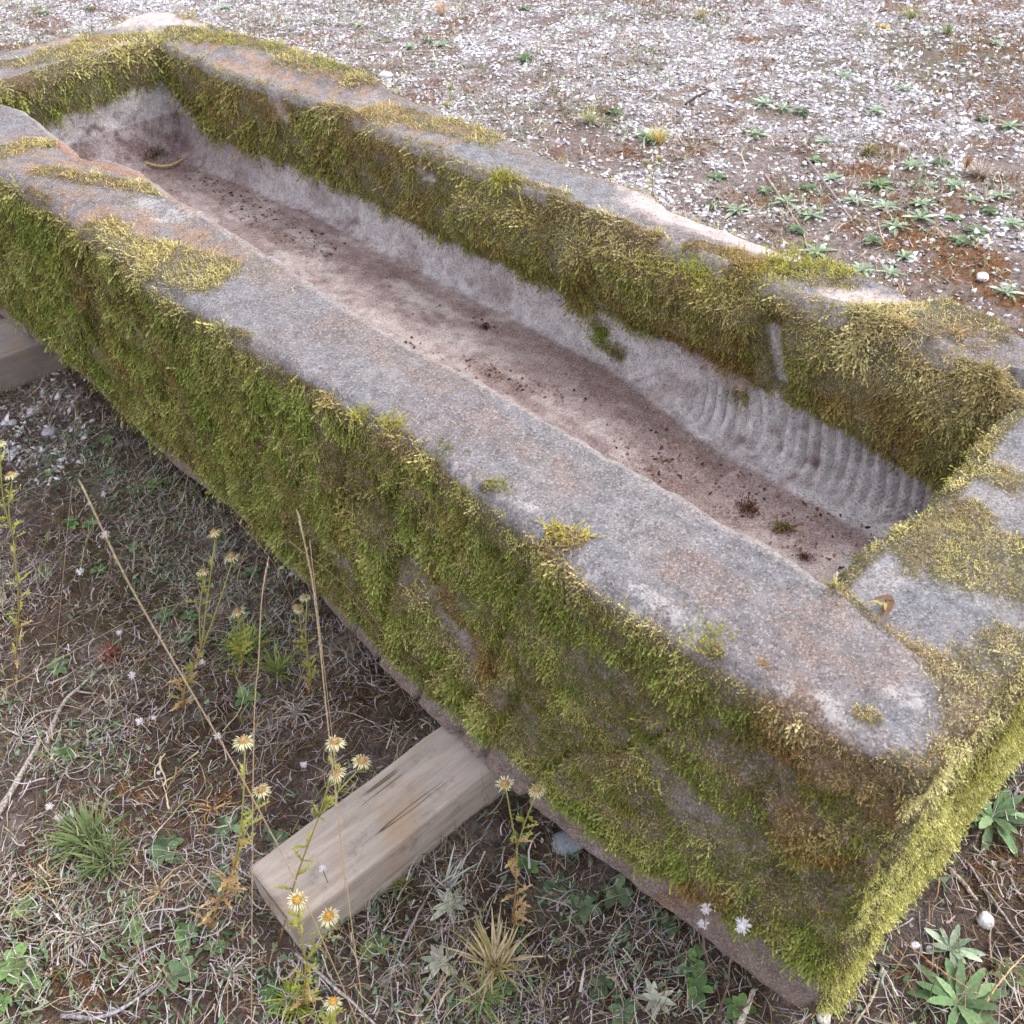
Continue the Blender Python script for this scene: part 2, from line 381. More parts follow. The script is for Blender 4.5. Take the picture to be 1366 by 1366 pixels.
# rounded vertical corners
for cx_, cy_, sx, sy, r in ((0.01, 0, 1, 1, .036), (.775, 0, -1, 1, .05), (0, L, 1, -1, .05), (.80, L, -1, -1, .07)):
    qx = (cx_+sx*r-TV[..., 0])*sx; qy = (cy_+sy*r-TV[..., 1])*sy
    d = np.hypot(qx, qy); m = outer & (qx > 0) & (qy > 0) & (d > r)
    k = np.where(m, r/np.maximum(d, 1e-6), 1)
    TV[..., 0] = np.where(m, cx_+sx*r-sx*qx*k, TV[..., 0]); TV[..., 1] = np.where(m, cy_+sy*r-sy*qy*k, TV[..., 1])
def grid_normals(V):
    du = np.roll(V, -1, 0)-np.roll(V, 1, 0); dv = np.empty_like(V); dv[:, 1:-1] = V[:, 2:]-V[:, :-2]; dv[:, 0] = V[:, 1]-V[:, 0]; dv[:, -1] = V[:, -1]-V[:, -2]
    n = np.cross(du, dv); return n/np.maximum(np.linalg.norm(n, axis=-1, keepdims=True), 1e-9)
N0 = grid_normals(TV)
N0[REG == 5] = (0, 0, 1)
P0 = TV.copy(); x0, y0, z0 = P0[..., 0], P0[..., 1], P0[..., 2]
top = (REG == 2); sidem = (REG == 1)
# ---- where the growth sits (all in the stone's own space)
inner_up = (REG == 3)
mzb_q = [(230,112), (330,206), (440,245), (560,302), (640,347), (740,392), (800,432), (870,462), (960,503), (1060,542), (1150,578), (1230,622)]
mzb = sorted([tuple(onx(q, .655)[1:]) for q in mzb_q])
zb_far = np.interp(y0, [a for a, b in mzb], [b for a, b in mzb])
zb_far = np.clip(zb_far, .33, .50)
n1 = fbm(P0, 22, 4, 101); n2 = fbm(P0, 7, 3, 102); n3 = fbm(P0, 60, 3, 103)
moss = np.zeros((NU, NV))
# long outer faces and ends
zlow = .054+.052*np.exp(-((y0-.05)/.28)**2)+.03*np.exp(-((y0-.5)/.2)**2)+.02*n1
side_m = sst(zlow, zlow+.02, z0)*sst(-.75, -.35, n2*.6+n1*.5)
bareS = field(P0, [(1040,1150,1090,1210,.014), (960,990,1000,1030,.016), (390,560,420,620,.010), (1090,1010,1130,1040,.016), (760,930,790,990,.010), (260,560,275,620,.008), (470,640,500,700,.008), (548,752,640,880,.020), (845,985,935,1080,.032), (925,1075,1000,1125,.020), (165,350,185,440,.016), (1010,1010,1040,1040,.018), (1130,1190,1140,1230,.014),
                   (1150,1040,1185,1085,.018), (1075,1085,1095,1120,.012), (560,830,590,900,.016), (0,300,8,360,.02), (700,880,730,900,.010), (1010,1210,1050,1260,.014)], 'S', .5, 40)
thinS = field(P0, [(560,760,800,960,.05), (700,940,860,1080,.05), (420,700,520,820,.03), (860,920,1180,1090,.10), (940,1060,1110,1230,.10), (900,960,980,1120,.09)], 'S', .3, 41)
end_m = sst(.0, .02, z0-.02*n1-.004)
# tops
gold_near = field(P0, [(120,312,285,362,.040), (0,205,55,188,.03), (55,238,230,262,.022), (180,385,330,450,.012), (185,352,270,385,.03), (0,262,45,268,.035), (1180,1035,1250,1030,.022), (1250,1030,1300,950,.018),
                       (495,560,545,590,.014), (738,712,768,724,.012), (905,850,950,870,.010), (640,650,660,650,.008), (1150,955,1165,960,.008), (470,545,500,560,.01)], 'T', .6, 42)
gold_end = field(P0, [(1225,690,1366,728,.062), (1235,660,1300,670,.03), (1290,905,1366,850,.030), (1130,790,1262,866,.010), (1300,605,1366,625,.020), (1262,600,1330,548,.012)], 'T', .6, 43)
gold_far = field(P0, [(235,45,390,72,.050), (395,85,500,112,.055), (500,150,650,182,.042), (735,266,870,318,.020), (1000,362,1120,362,.040), (1090,345,1210,385,.012), (1180,430,1366,430,.055),
                      (1300,500,1366,520,.030), (690,240,760,262,.012), (560,215,640,240,.012), (250,25,420,70,.03), (420,140,520,165,.015), (930,330,1000,350,.02)], 'T', .55, 44)
gold_back = field(P0, [(0,88,110,74,.035), (60,72,140,60,.03), (120,52,215,50,.035), (150,80,215,60,.03)], 'T', .6, 45)
gold = np.maximum.reduce([gold_near, gold_end, gold_far, gold_back])
# inner long face beyond, and inner far end
far_in = sst(-.012, .012, z0-zb_far-.016*n1-.008*n3)*(1-field(P0, [(1032,442,1044,500,.014), (370,128,385,150,.02), (560,215,580,235,.015)], 'F', .4, 46))
end_in = sst(-.01, .02, z0-(.440+.06*(x0-.15))-.02*n1)
near_in = sst(-.01, .02, z0-.44-.03*n1)
moss = np.where(sidem & (SD == 0), side_m*(1-bareS)*1.0*(1-.76*thinS*sst(-.45, .12, fbm(P0, 16, 3, 160)))*sst(H-.004, H-.030, z0+.012*n1), moss)
moss = np.where(sidem & (SD == 1), end_m, moss)
moss = np.where(sidem & (SD >= 2), sst(-.2, .2, n2+.2)*sst(.05, .1, z0), moss)
moss = np.where(top, gold*.95, moss)
edge_o = (REG == 1) & (z0 > H-.034)
moss = np.where(edge_o & (SD == 1), np.where(x0 < .06, .9, .8), moss)
moss = np.where(inner_up & (SD == 2), far_in, moss)
moss = np.where(inner_up & (SD == 3), end_in, moss)
moss = np.where(inner_up & (SD == 1), near_in*.8, moss)
moss = np.where(inner_up & (SD == 0), near_in*.12, moss)
moss = np.where((REG == 3) & (z0 > H-.016), np.where(SD == 2, np.maximum(far_in*.3, gold_far), moss*.8), moss)
lowtuft = field(P0, [(808,455,835,470,.020), (800,430,812,440,.02), (985,520,1000,528,.012), (770,395,790,400,.02)], 'F', .5, 47)
moss = np.where((REG == 4) | (REG == 3), np.maximum(moss, lowtuft*.8*(SD == 2)), moss)
# ---- displacement
d = .010*fbm(P0, 3.2, 3, 11)*np.where(top, .5, 1.) + .0065*fbm(P0, 11, 4, 12)*np.where(top, .55, 1.)*np.where(REG >= 4, .35, 1.) + .0030*fbm(P0, 45, 4, 13)*np.where(REG == 1, 1.3, 1.)
clump = np.clip(.55+.9*fbm(P0, 26, 3, 14)+.5*fbm(P0, 70, 2, 15), 0, 1.6)
d = d + moss*(.002+.0085*clump)*np.where(top, .6, 1.)
# long weathered flutes down the outer face
flute = np.abs(fbm(np.stack([x0*0, y0*7+z0*2.5, z0*1.2], -1), 1.6, 2, 19))
d = np.where(sidem & (SD == 0), d-.014*sst(.12, .0, flute)*sst(H-.01, H-.12, z0), d)
d = d-.012*bareS*sidem
d = np.where(sidem & (SD == 0), d-.014*field(P0, [(1040,1075,1175,1090,.022), (850,1010,880,1090,.02), (600,790,640,870,.02), (1030,1180,1170,1140,.018)], 'S', .4, 48), d)
d = np.where(sidem & (SD == 0), d+.012*field(P0, [(1060,1110,1150,1180,.04), (780,1060,860,1120,.05), (430,640,520,760,.08)], 'S', .2, 49), d)
# lumpy inner face
d = np.where(inner_up & (SD == 2), d+.030*sst(H+.005, H-.07, z0)*field(P0, [(840,360,960,420,.07), (1110,470,1240,560,.085), (640,290,760,340,.05), (1000,420,.035)], 'F', .2, 50)
             - .018*field(P0, [(1032,440,1048,505,.030), (905,455,985,490,.03)], 'F', .2, 51), d)
# chisel grooves low on the inner face beyond
ch = field(P0, [(960,540,1235,655,.060), (1000,575,1200,675,.06)], 'F', .25, 52)*((SD == 2) | (SD == 1))*((REG == 4) | ((REG == 3) & (z0 < zb_far)))
ph = (y0-(z0-.3)*.45-(x0-.655)*.1+.012*n2)/.0235
gro = (np.abs(np.mod(ph+.22*n2+.10*n1, 1)-.5)*2)
d = d-ch*.0125*sst(.50, .95, gro)*sst(.80, .68, y0)*(.55+.45*sst(-.4, .1, fbm(P0, 30, 2, 161)))
d = np.where((REG == 4) | ((REG == 3) & (moss < .2) & (z0 < H-.05)), d+.006*fbm(P0, 24, 4, 53)*(1-.8*ch), d)
d = np.where(REG == 5, .003*fbm(P0, 6, 3, 54)+.0022*fbm(P0, 40, 3, 55)-.0*d, d)
N = N0.copy()
TV = P0+N*d[..., None]
# top heights: near wall stands a little proud of the end block, with a joint line between
zt = np.zeros((NU, NV))
topish = ((REG == 2) | (REG == 3) | (REG == 1))*sst(.38, H, z0)
endblk = sst(.006, .020, x0-(.167-.05*np.clip((YI0-y0)/.19, 0, 1)))*(y0 < .24)*(x0 < .70)
zt = zt-.024*endblk
zt = zt-.008*np.exp(-((x0-(.170-.05*np.clip((YI0-y0)/.19, 0, 1)))/.006)**2)*(y0 < YI0+.01)
# chipped pale arris on the wall beyond, hollows along the inner lip
chip = field(P0, [(900,275,1070,335,.045)], 'T', .3, 56)*(SD == 2)
zt = zt-.020*chip*sst(.70, .80, x0)-.012*field(P0, [(1120,385,1215,408,.03)], 'T', .3, 57)
zt = zt+.012*field(P0, [(300,60,500,110,.07), (1180,440,1300,430,.06)], 'T', .2, 58)+.010*field(P0, [(60,230,240,290,.08)], 'T', .2, 59)
zt = zt-.012*field(P0, [(70,168,112,205,.05), (210,300,330,330,.04)], 'T', .2, 60)+.012*field(P0, [(150,20,260,35,.07)], 'T', .2, 61)
TV[..., 2] += zt*topish
TN = grid_normals(TV); TN[REG == 5] = (0, 0, 1)
# ---- colours
def C(*c): return lin(c)
tone = np.broadcast_to(C(132, 133, 139), (NU, NV, 3)).copy()
tone = mixc(tone, C(128, 120, 122), sst(-.2, .5, n2))
tone = mixc(tone, C(156, 151, 152), sst(.0, .6, fbm(P0, 13, 3, 110))*.7)
tone = np.where((top & (SD == 0))[..., None], mixc(tone, C(126, 123, 127), .55*np.ones((NU, NV))), tone)
palef = field(P0, [(870,268,1070,335,.050), (1120,385,1215,408,.03), (155,28,255,32,.06), (840,250,900,270,.03)], 'T', .35, 111)
tone = mixc(tone, C(205, 192, 190), palef)
lowface = sidem & (z0 < .12)
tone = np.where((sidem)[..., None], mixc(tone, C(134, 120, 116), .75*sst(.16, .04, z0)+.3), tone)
tone = np.where((sidem)[..., None], mixc(tone, C(148, 138, 140), bareS*.8), tone)
inb = (REG == 4) | (REG == 3)
tone = np.where(inb[..., None], mixc(np.broadcast_to(C(194, 190, 194), tone.shape), C(132, 114, 117), sst(-.15, .35, n1*.8+n3*.6-.42+9.*np.clip(np.where(SD == 3, .47, zb_far)-.045-z0, -.05, .06))), tone)
arr = (REG == 3)*sst(H-.075, H-.03, z0)
tone = mixc(tone, C(150, 144, 144), arr*.9)
flo = REG == 5
ft = mixc(np.broadcast_to(C(184, 172, 170), tone.shape), C(148, 130, 129), sst(-.25, .3, fbm(P0*[1, .4, 1], 9, 4, 112)+.6*fbm(P0*[1, .6, 1], 42, 3, 122)))
tone = np.where(flo[..., None], ft, tone)
reddamp = sst(.45, .1, np.abs(x0-(.655-.012-COV[:, None]-.02-.012*np.sin(y0*5)))/.10)*sst(-.35, .2, fbm(P0*[1, .35, 1], 10, 4, 113)+.15)
reddamp = np.maximum(reddamp*.9*(y0 > .55)*(y0 < 2.2), .85*sst(.05, .32, fbm(P0*[1, .5, 1], 16, 4, 114)+.3*fbm(P0, 60, 3, 124)))
tone = np.where((flo | (REG == 4))[..., None], mixc(tone, C(122, 100, 97), reddamp*np.where(flo, .8, .5)), tone)
tone = np.where((flo | (REG == 4))[..., None], mixc(tone, C(120, 96, 98), sst(1.9, 2.4, y0)*.5), tone)
mossy_under = mixc(np.broadcast_to(C(78, 70, 34), tone.shape), C(96, 66, 36), sst(-.1, .4, n2))
tone = mixc(tone, mossy_under, sst(.15, .7, moss)*np.where(top, .65, .85))
tone = np.where((sidem & (SD == 0))[..., None], mixc(tone, mixc(np.broadcast_to(C(126, 118, 110), tone.shape), C(98, 92, 58), sst(-.25, .2, fbm(P0, 30, 4, 163))), np.maximum(thinS*.8, .35*(1-bareS)*sst(.1, .15, z0))), tone)
orangeS = field(P0, [(585,775,650,870,.030), (1060,985,1165,1075,.045), (1060,1100,1110,1150,.03), (160,470,190,520,.03), (880,1200,960,1180,.02), (1165,1250,1175,1230,.02)], 'S', .6, 115)
orangeF = field(P0, [(275,100,390,150,.025), (905,440,985,490,.035), (500,185,560,215,.012), (1210,575,1250,560,.012), (280,130,330,150,.03)], 'F', .6, 116)
tone = mixc(tone, C(130, 98, 64), np.maximum(orangeS, orangeF)*.55)
rustT = np.maximum(field(P0, [(235,262,335,330,.040), (110,218,240,248,.030), (330,345,410,385,.040), (450,430,600,500,.045), (640,560,760,640,.03), (1075,820,1160,885,.040), (890,745,970,790,.025), (280,300,360,330,.04),
                           (600,170,850,245,.030), (740,205,850,250,.03), (1240,450,1300,460,.02), (1140,800,1240,860,.02), (1060,720,1000,700,.02)], 'T', .7, 117)*1.0, sst(.15, .6, fbm(P0, 17, 3, 118))*.5)*np.where(REG <= 3, 1, .25)
tone = np.where(top[..., None], mixc(tone, C(132, 118, 110), rustT*.2), tone)
tone = np.where(top[..., None], mixc(tone, C(172, 136, 108), .55*field(P0, [(0,190,90,240,.05), (60,260,300,330,.05), (0,60,140,60,.06), (250,60,600,180,.05)], 'T', .8, 121)*sst(-.3, .3, fbm(P0, 30, 4, 123))), tone)
orl = field(P0, [(120,222,235,250,.016), (235,262,262,285,.014), (70,180,110,210,.012), (630,165,860,252,.012)], 'T', .5, 119)
tone = mixc(tone, C(170, 124, 98), orl*.6)
pale = np.maximum(field(P0, [(555,590,610,640,.028), (690,668,.010), (700,680,.012), (850,795,885,812,.014), (905,825,925,840,.012), (1022,905,1045,918,.012), (1262,905,1278,915,.014),
                         (1195,920,1215,930,.014), (1110,940,1170,990,.022), (760,745,790,770,.012), (180,280,250,290,.03), (1180,745,1260,720,.02)], 'T', .6, 120), palef*.2)
pale = np.where(sidem & (z0 < .10), .45*sst(-.2, .3, n2), pale)
pale = np.where(REG == 4, .25*sst(-.1, .4, n1), pale)
masks = np.stack([rustT*(1-.4*moss), pale*(1-moss), moss], -1)
trough = empty('stone_trough', (0, 0, 0), 'long hollowed stone trough covered in green and golden moss, resting on two timber beams', 'trough')
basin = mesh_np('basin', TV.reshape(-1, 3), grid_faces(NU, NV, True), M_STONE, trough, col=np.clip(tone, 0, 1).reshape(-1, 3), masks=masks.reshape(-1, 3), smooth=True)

# ------------------------------------------------------------------ moss sprigs (feathery shoots)
def sprigs(B, Nn, D, ln, wd, colb, colt, curl):
    """B base, Nn surface normal, D direction (all (n,3)); ln, wd (n,); colb/colt base/tip colour; curl (n,3) bend"""
    n = len(B); S = np.cross(D, Nn); S /= np.maximum(np.linalg.norm(S, axis=1, keepdims=True), 1e-6)
    U = np.cross(S, D)
    ts = np.array([0, .36, .7, 1.])
    cpts = [B+D*(ln*t)[:, None]+curl*(ln*t*t)[:, None] for t in ts]
    V = np.empty((n, 10, 3)); Cc = np.empty((n, 10, 3))
    for i in range(4): V[:, i] = cpts[i]; Cc[:, i] = colb+(colt-colb)*ts[i]
    k = 4
    for i in range(3):
        w = wd*(1-.42*ts[i]); fwd = (cpts[i+1]-cpts[i])
        for sgn in (-1, 1):
            V[:, k] = cpts[i]+fwd*.75+S*(sgn*w)[:, None]+U*(w*.35)[:, None]; Cc[:, k] = (colb+(colt-colb)*min(1, ts[i]+.5)); k += 1
    idx = np.arange(n)[:, None]*10
    T = np.array([[0, 4, 1], [0, 1, 5], [1, 6, 2], [1, 2, 7], [2, 8, 3], [2, 3, 9]])
    F = (idx[:, :, None]+T[None]).reshape(-1, 3)
    return V.reshape(-1, 3), F, Cc.reshape(-1, 3)
def unit(a): return a/np.maximum(np.linalg.norm(a, axis=-1, keepdims=True), 1e-9)

def scatter_grid(V, Nn, dens, extra, count_scale=1.0):
    """random points on the trough grid, dens in shoots per m2 (nu,nv)"""
    A = V; B_ = np.roll(V, -1, 0)
    e1 = B_[:, :-1]-A[:, :-1]; e2 = A[:, 1:]-A[:, :-1]
    area = np.linalg.norm(np.cross(e1, e2), axis=-1)
    lam = area*dens[:, :-1]*count_scale
    cnt = rng.poisson(np.clip(lam, 0, 60))
    iu, iv = np.nonzero(cnt); r = cnt[iu, iv]; iu = np.repeat(iu, r); iv = np.repeat(iv, r)
    a = rng.random(len(iu)); b = rng.random(len(iu)); iu2 = (iu+1) % V.shape[0]
    w = [(1-a)*(1-b), a*(1-b), (1-a)*b, a*b]
    def I(X): return X[iu, iv]*w[0][:, None]+X[iu2, iv]*w[1][:, None]+X[iu, iv+1]*w[2][:, None]+X[iu2, iv+1]*w[3][:, None]
    return I(V), unit(I(Nn)), iu, iv
camd = np.linalg.norm(TV-CP, axis=-1)
lod = np.clip(1.5/camd, .45, 1.25)                    # fewer, larger shoots far away
vis = np.where((SD == 2) & (REG == 1), .25, 1.)*np.where((SD == 3) & (REG == 1), .3, 1.)*np.where((SD <= 1) & (REG == 3) & (z0 < H-.02), .5, 1.)
patchy = sst(-.42, .22, fbm(P0, 34, 3, 130)+.35*fbm(P0, 120, 2, 131)+.3*fbm(P0, 9, 2, 132)+.14-.22*thinS)
dens = moss*vis*lod**2*np.where(top, 120000, 150000)*(.10+.90*patchy)
dens = np.where(moss < .12, 0, dens)
# stray shoots on bare areas near moss
dens = dens+np.where(sidem & (SD == 0), 5000*(1-moss)*sst(.06, .1, z0), 0)+np.where(top, 900*sst(.0, .5, n1), 0)
sidefilm = np.where((REG == 1) & (SD == 0), 240000*sst(zlow-.005, zlow+.03, z0)*(1-.75*bareS)*(.25+.75*sst(-.5, .3, fbm(P0, 40, 3, 162)))*(.45+.55*thinS)*sst(H+.002, H-.022, z0), 0.)
sidefilm = np.where(inner_up & (SD == 2), 40000*far_in*lod**2, sidefilm)
halo = np.clip(np.maximum(gold, field(P0, [(0,200,100,250,.06), (60,250,310,350,.055), (330,350,400,380,.03), (0,60,215,45,.06), (240,50,520,130,.07), (500,160,640,190,.05), (620,190,860,250,.03),
        (1130,800,1260,870,.014), (1190,440,1366,470,.06), (1240,560,1366,620,.03), (70,175,110,210,.02), (120,225,240,260,.02)], 'T', .9, 164)), 0, 1)
topfilm = np.where(top, 95000*lod**2*halo*sst(-.25, .25, fbm(P0, 34, 3, 165)), 0.)
sidefilm = sidefilm+topfilm
dens = dens*np.where(top, 1.5, 1.25)+sidefilm
B, Nn, iu, iv = scatter_grid(TV, TN, dens, None)
n = len(B); up = np.array([0, 0, 1.])
rnd = unit(rng.normal(size=(n, 3)))
nzv = np.clip(Nn[:, 2], 0, 1)[:, None]
istop = top[iu, iv][:, None]
flow = fbm(B, 18, 2, 140)[:, None]
flow2 = fbm(B, 30, 2, 149)[:, None]
Ddown = unit(Nn*(.38+.4*flow2)+np.array([0, 0, -.50])+rnd*1.0+flow*np.array([0, 1.6, 0])+flow2*np.array([0, 0, 1.1]))
Dtop = unit(rnd*[1, 1, .25]+Nn*.42+up*.18)
D = unit(Ddown*(1-nzv)+Dtop*nzv)
cosn = (D*Nn).sum(1, keepdims=True); D = unit(D+Nn*np.maximum(0, .15-cosn))
sd_i = SD[iu, iv]; rg_i = REG[iu, iv]
ln = (.0052+.0098*rng.random(n)**1.5)*np.where(sd_i == 1, .8, 1.)*(1/lod[iu, iv])**.8*np.where(istop[:, 0], .62, 1.)
ln *= .55+.95*np.clip(fbm(B, 25, 2, 141)*1.2+.5, 0, 1)
short = rng.random(n) < np.where(sidefilm[iu, iv] > 0, sidefilm[iu, iv]/np.maximum(dens[iu, iv], 1), 0)
ln = ln*(1-.15*thinS[iu, iv])
ln = np.where(short, .0028+.0042*rng.random(n)+.002*thinS[iu, iv]*rng.random(n), ln)
wd = ln*.105+.0003
# colour
g_dark = C(78, 92, 36); g_mid = C(122, 140, 56); g_lt = C(178, 188, 104); straw = C(232, 220, 168); goldc = C(216, 202, 120); orn = C(164, 118, 66); brn = C(126, 100, 64)
n_g = fbm(B, 9, 3, 142); n_h = fbm(B, 38, 3, 143); r1 = rng.random(n)
colt = mixc(np.broadcast_to(g_mid, (n, 3)), g_lt, np.clip(r1*.7+n_h*.5, 0, 1))
colt = mixc(colt, g_dark, sst(.1, .6, -n_g)*.6)
colt = mixc(colt, C(152, 136, 78), sst(.1, .55, n_g)*.7)
colt = mixc(colt, brn, (rng.random(n) < .26)*.75)
colt = mixc(colt, C(118, 100, 58), sst(.12, .5, fbm(B*[1, 1, .6], 7, 4, 150))*.7)
colt = mixc(colt, C(120, 140, 52), sst(.15, .5, fbm(B, 6, 3, 151))*.6)
og = np.maximum(orangeS, orangeF)[iu, iv]
colt = mixc(colt, mixc(np.broadcast_to(orn, (n, 3)), brn, r1), np.clip(og*.9+sst(.25, .6, fbm(B, 13, 3, 144))*.55, 0, 1)*(rng.random(n) < .85))
zt_ = B[:, 2]
arris = sst(H-.045, H-.005, zt_)*(sd_i != 1)
colt = mixc(colt, mixc(np.broadcast_to(goldc, (n, 3)), straw, r1), np.clip(np.maximum(nzv[:, 0]*1.1, arris*.7)*(.75+.5*n_h), 0, 1))
# crown of the far wall carries straw coloured crests; a few cushions stay fresh green
fresh = field(B, [(1010,365,1110,362,.035), (270,60,350,75,.05), (860,330,960,350,.03), (420,95,500,110,.03)], 'T', .5, 145)
colt = mixc(colt, C(170, 172, 66), fresh*.75)
pstraw = field(B, [(735,255,900,325,.045), (1190,440,1366,500,.08), (1130,960,1240,1060,.06), (1260,880,1366,840,.05)], 'T', .6, 146)
colt = mixc(colt, straw, pstraw*.75*(rng.random(n) < .85))
yend = (sd_i == 1) & (rg_i == 1)
colt = np.where(yend[:, None], mixc(mixc(np.broadcast_to(C(176, 178, 84), (n, 3)), C(212, 208, 142), r1), C(150, 146, 70), sst(0, .5, n_g)*.7), colt)
colt = np.where((yend & (zt_ > H-.10-.05*n_g))[:, None], mixc(colt, straw, .55*np.ones(n)), colt)
gm = gold[iu, iv]
rusttop = sst(.15, .55, fbm(B, 16, 3, 147))*nzv[:, 0]
colt = mixc(colt, C(168, 122, 80), rusttop*.6)
inn = (sd_i == 2) & (rg_i == 3)
colt = np.where(inn[:, None], mixc(colt, C(142, 124, 76), .25+.5*sst(-.1, .4, fbm(B, 12, 3, 152))), colt)
colt = mixc(colt, np.repeat((colt@np.array([.3, .6, .1]))[:, None], 3, 1), .02*np.ones(n))
colt = np.where(short[:, None], mixc(colt, mixc(mixc(np.broadcast_to(C(112, 92, 58), (n, 3)), C(98, 108, 48), sst(-.2, .25, fbm(B, 20, 3, 166))), C(178, 134, 96), nzv[:, 0]*(.4+.6*r1)), .7*np.ones(n)), colt)
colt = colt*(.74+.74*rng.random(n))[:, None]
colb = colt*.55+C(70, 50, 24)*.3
curl = np.array([0, 0, -.45])*(1-nzv)*np.ones((n, 1))+rng.normal(size=(n, 3))*.28
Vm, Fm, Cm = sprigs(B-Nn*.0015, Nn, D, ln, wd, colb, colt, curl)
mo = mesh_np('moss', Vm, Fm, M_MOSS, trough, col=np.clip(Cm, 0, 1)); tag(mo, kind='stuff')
print('sprigs', n)
# longer fronds overhanging the near top edge
def tuft(name, q, plane, cnt, length, colA, colB, spread, lean, seed, label=None, parent=None):
    cnt = int(cnt*2.2); length *= .8
    r = np.random.default_rng(seed); b = PL[plane](q)
    Bq = b+r.normal(size=(cnt, 3))*[spread, spread, spread*.3]
    Dq = unit(r.normal(size=(cnt, 3))*.55+np.array(lean)); Nq = np.tile(up, (cnt, 1))+r.normal(size=(cnt, 3))*.2
    cnt = cnt
    l = length*(.5+.7*r.random(cnt)); k = r.random(cnt)
    ct = mixc(np.broadcast_to(lin(colA), (cnt, 3)), lin(colB), k)
    V, F, Cl = sprigs(Bq, unit(Nq), Dq, l, l*.07+.0003, ct*.7, ct, r.normal(size=(cnt, 3))*.2+np.array([0, 0, -.25]))
    return V, F, Cl
acc = []
for i, (q, pl, cnt, le, ca, cb, sp, lean) in enumerate([
    ((482,556), 'T', 26, .024, (190,184,90), (150,150,60), .006, (.1,.3,.6)), ((520,570), 'T', 60, .022, (200,186,110), (150,150,60), .012, (.5,.1,.4)),
    ((738,712), 'T', 22, .026, (196,190,90), (170,170,70), .005, (.2,.3,.7)), ((758,722), 'T', 40, .030, (206,196,110), (176,172,70), .007, (.9,-.3,.3)),
    ((668,655), 'T', 20, .022, (140,140,50), (110,120,40), .006, (.5,.2,.5)), ((940,855), 'T', 50, .018, (180,170,80), (120,130,44), .012, (.4,.2,.6)),
    ((1018,888), 'T', 14, .012, (190,150,80), (170,130,70), .004, (.3,0,.6)), ((590,600), 'T', 30, .015, (120,130,50), (100,110,40), .010, (.2,0,.4)),
    ((1050,352), 'T', 160, .026, (190,186,80), (150,160,50), .030, (-.3,-.3,.5)), ((925,350), 'T', 90, .020, (176,178,72), (140,150,50), .020, (-.5,-.4,.1)),
    ((670,238), 'T', 90, .034, (190,184,96), (150,150,60), .014, (-.3,-.3,.5)), ((805,440), 'F', 60, .026, (150,170,60), (120,150,40), .012, (-.5,-.2,.2)),
    ((990,525), 'F', 40, .020, (110,120,50), (90,90,40), .012, (-.5,0,.1)), ((1150,955), 'T', 16, .014, (200,180,100), (180,160,80), .005, (.2,0,.6)),
    ((830,465), 'F', 90, .018, (130,110,66), (90,70,44), .014, (-.6,-.3,.1))]):
    acc.append(tuft('t', q, pl, cnt, le, ca, cb, sp, lean, 200+i))
def merge(acc):
    off = 0; Vs, Fs, Cs = [], [], []
    for V, F, c in acc: Vs.append(V); Fs.append(np.asarray(F)+off); Cs.append(c); off += len(V)
    return np.concatenate(Vs), np.concatenate(Fs), np.concatenate(Cs)
V_, F_, C_ = merge(acc)
mo2 = mesh_np('moss_tuft', V_, F_, M_MOSS, trough, col=C_); tag(mo2, kind='stuff')

# ------------------------------------------------------------------ tubes, ribbons, blobs
def tube(pts, rad, col, sides=5, cap=True, colt=None):
    pts = np.asarray(pts, float); k = len(pts); rad = np.broadcast_to(np.asarray(rad, float), (k,))
    T = np.gradient(pts, axis=0); T = unit(T); ref = np.array([.31, .22, .93]) if abs(T[0, 2]) < .9 else np.array([1., 0, .1])
    S = unit(np.cross(T, ref)); U = np.cross(T, S); a = np.arange(sides)*2*math.pi/sides
    V = pts[:, None]+rad[:, None, None]*(S[:, None]*np.cos(a)[None, :, None]+U[:, None]*np.sin(a)[None, :, None])
    F = []
    for i in range(k-1):
        for j in range(sides):
            j2 = (j+1) % sides; a0, b0, c0, d0 = i*sides+j, i*sides+j2, (i+1)*sides+j2, (i+1)*sides+j
            F += [(a0, b0, c0), (a0, c0, d0)]
    V = V.reshape(-1, 3); nV = len(V)
    if cap:
        V = np.concatenate([V, pts[:1], pts[-1:]])
        for j in range(sides): j2 = (j+1) % sides; F += [(nV, j2, j), (nV+1, (k-1)*sides+j, (k-1)*sides+j2)]
    cc = np.broadcast_to(lin(col), (k, 3)) if colt is None else mixc(np.broadcast_to(lin(col), (k, 3)), lin(colt), np.linspace(0, 1, k))
    Cl = np.repeat(cc, sides, 0)
    if cap: Cl = np.concatenate([Cl, cc[:1], cc[-1:]])
    return V, np.array(F), Cl
def smooth_path(pts, n=16):
    pts = np.asarray(pts, float); k = len(pts)
    if k < 3: return np.array([pts[0]+(pts[-1]-pts[0])*t for t in np.linspace(0, 1, n)])
    P_ = np.concatenate([[2*pts[0]-pts[1]], pts, [2*pts[-1]-pts[-2]]]); out = []
    for t in np.linspace(0, k-1-1e-6, n):
        i = int(t); f = t-i; a, b, c, d_ = P_[i], P_[i+1], P_[i+2], P_[i+3]
        out.append(.5*((2*b)+(-a+c)*f+(2*a-5*b+4*c-d_)*f*f+(-a+3*b-3*c+d_)*f**3))
    return np.array(out)
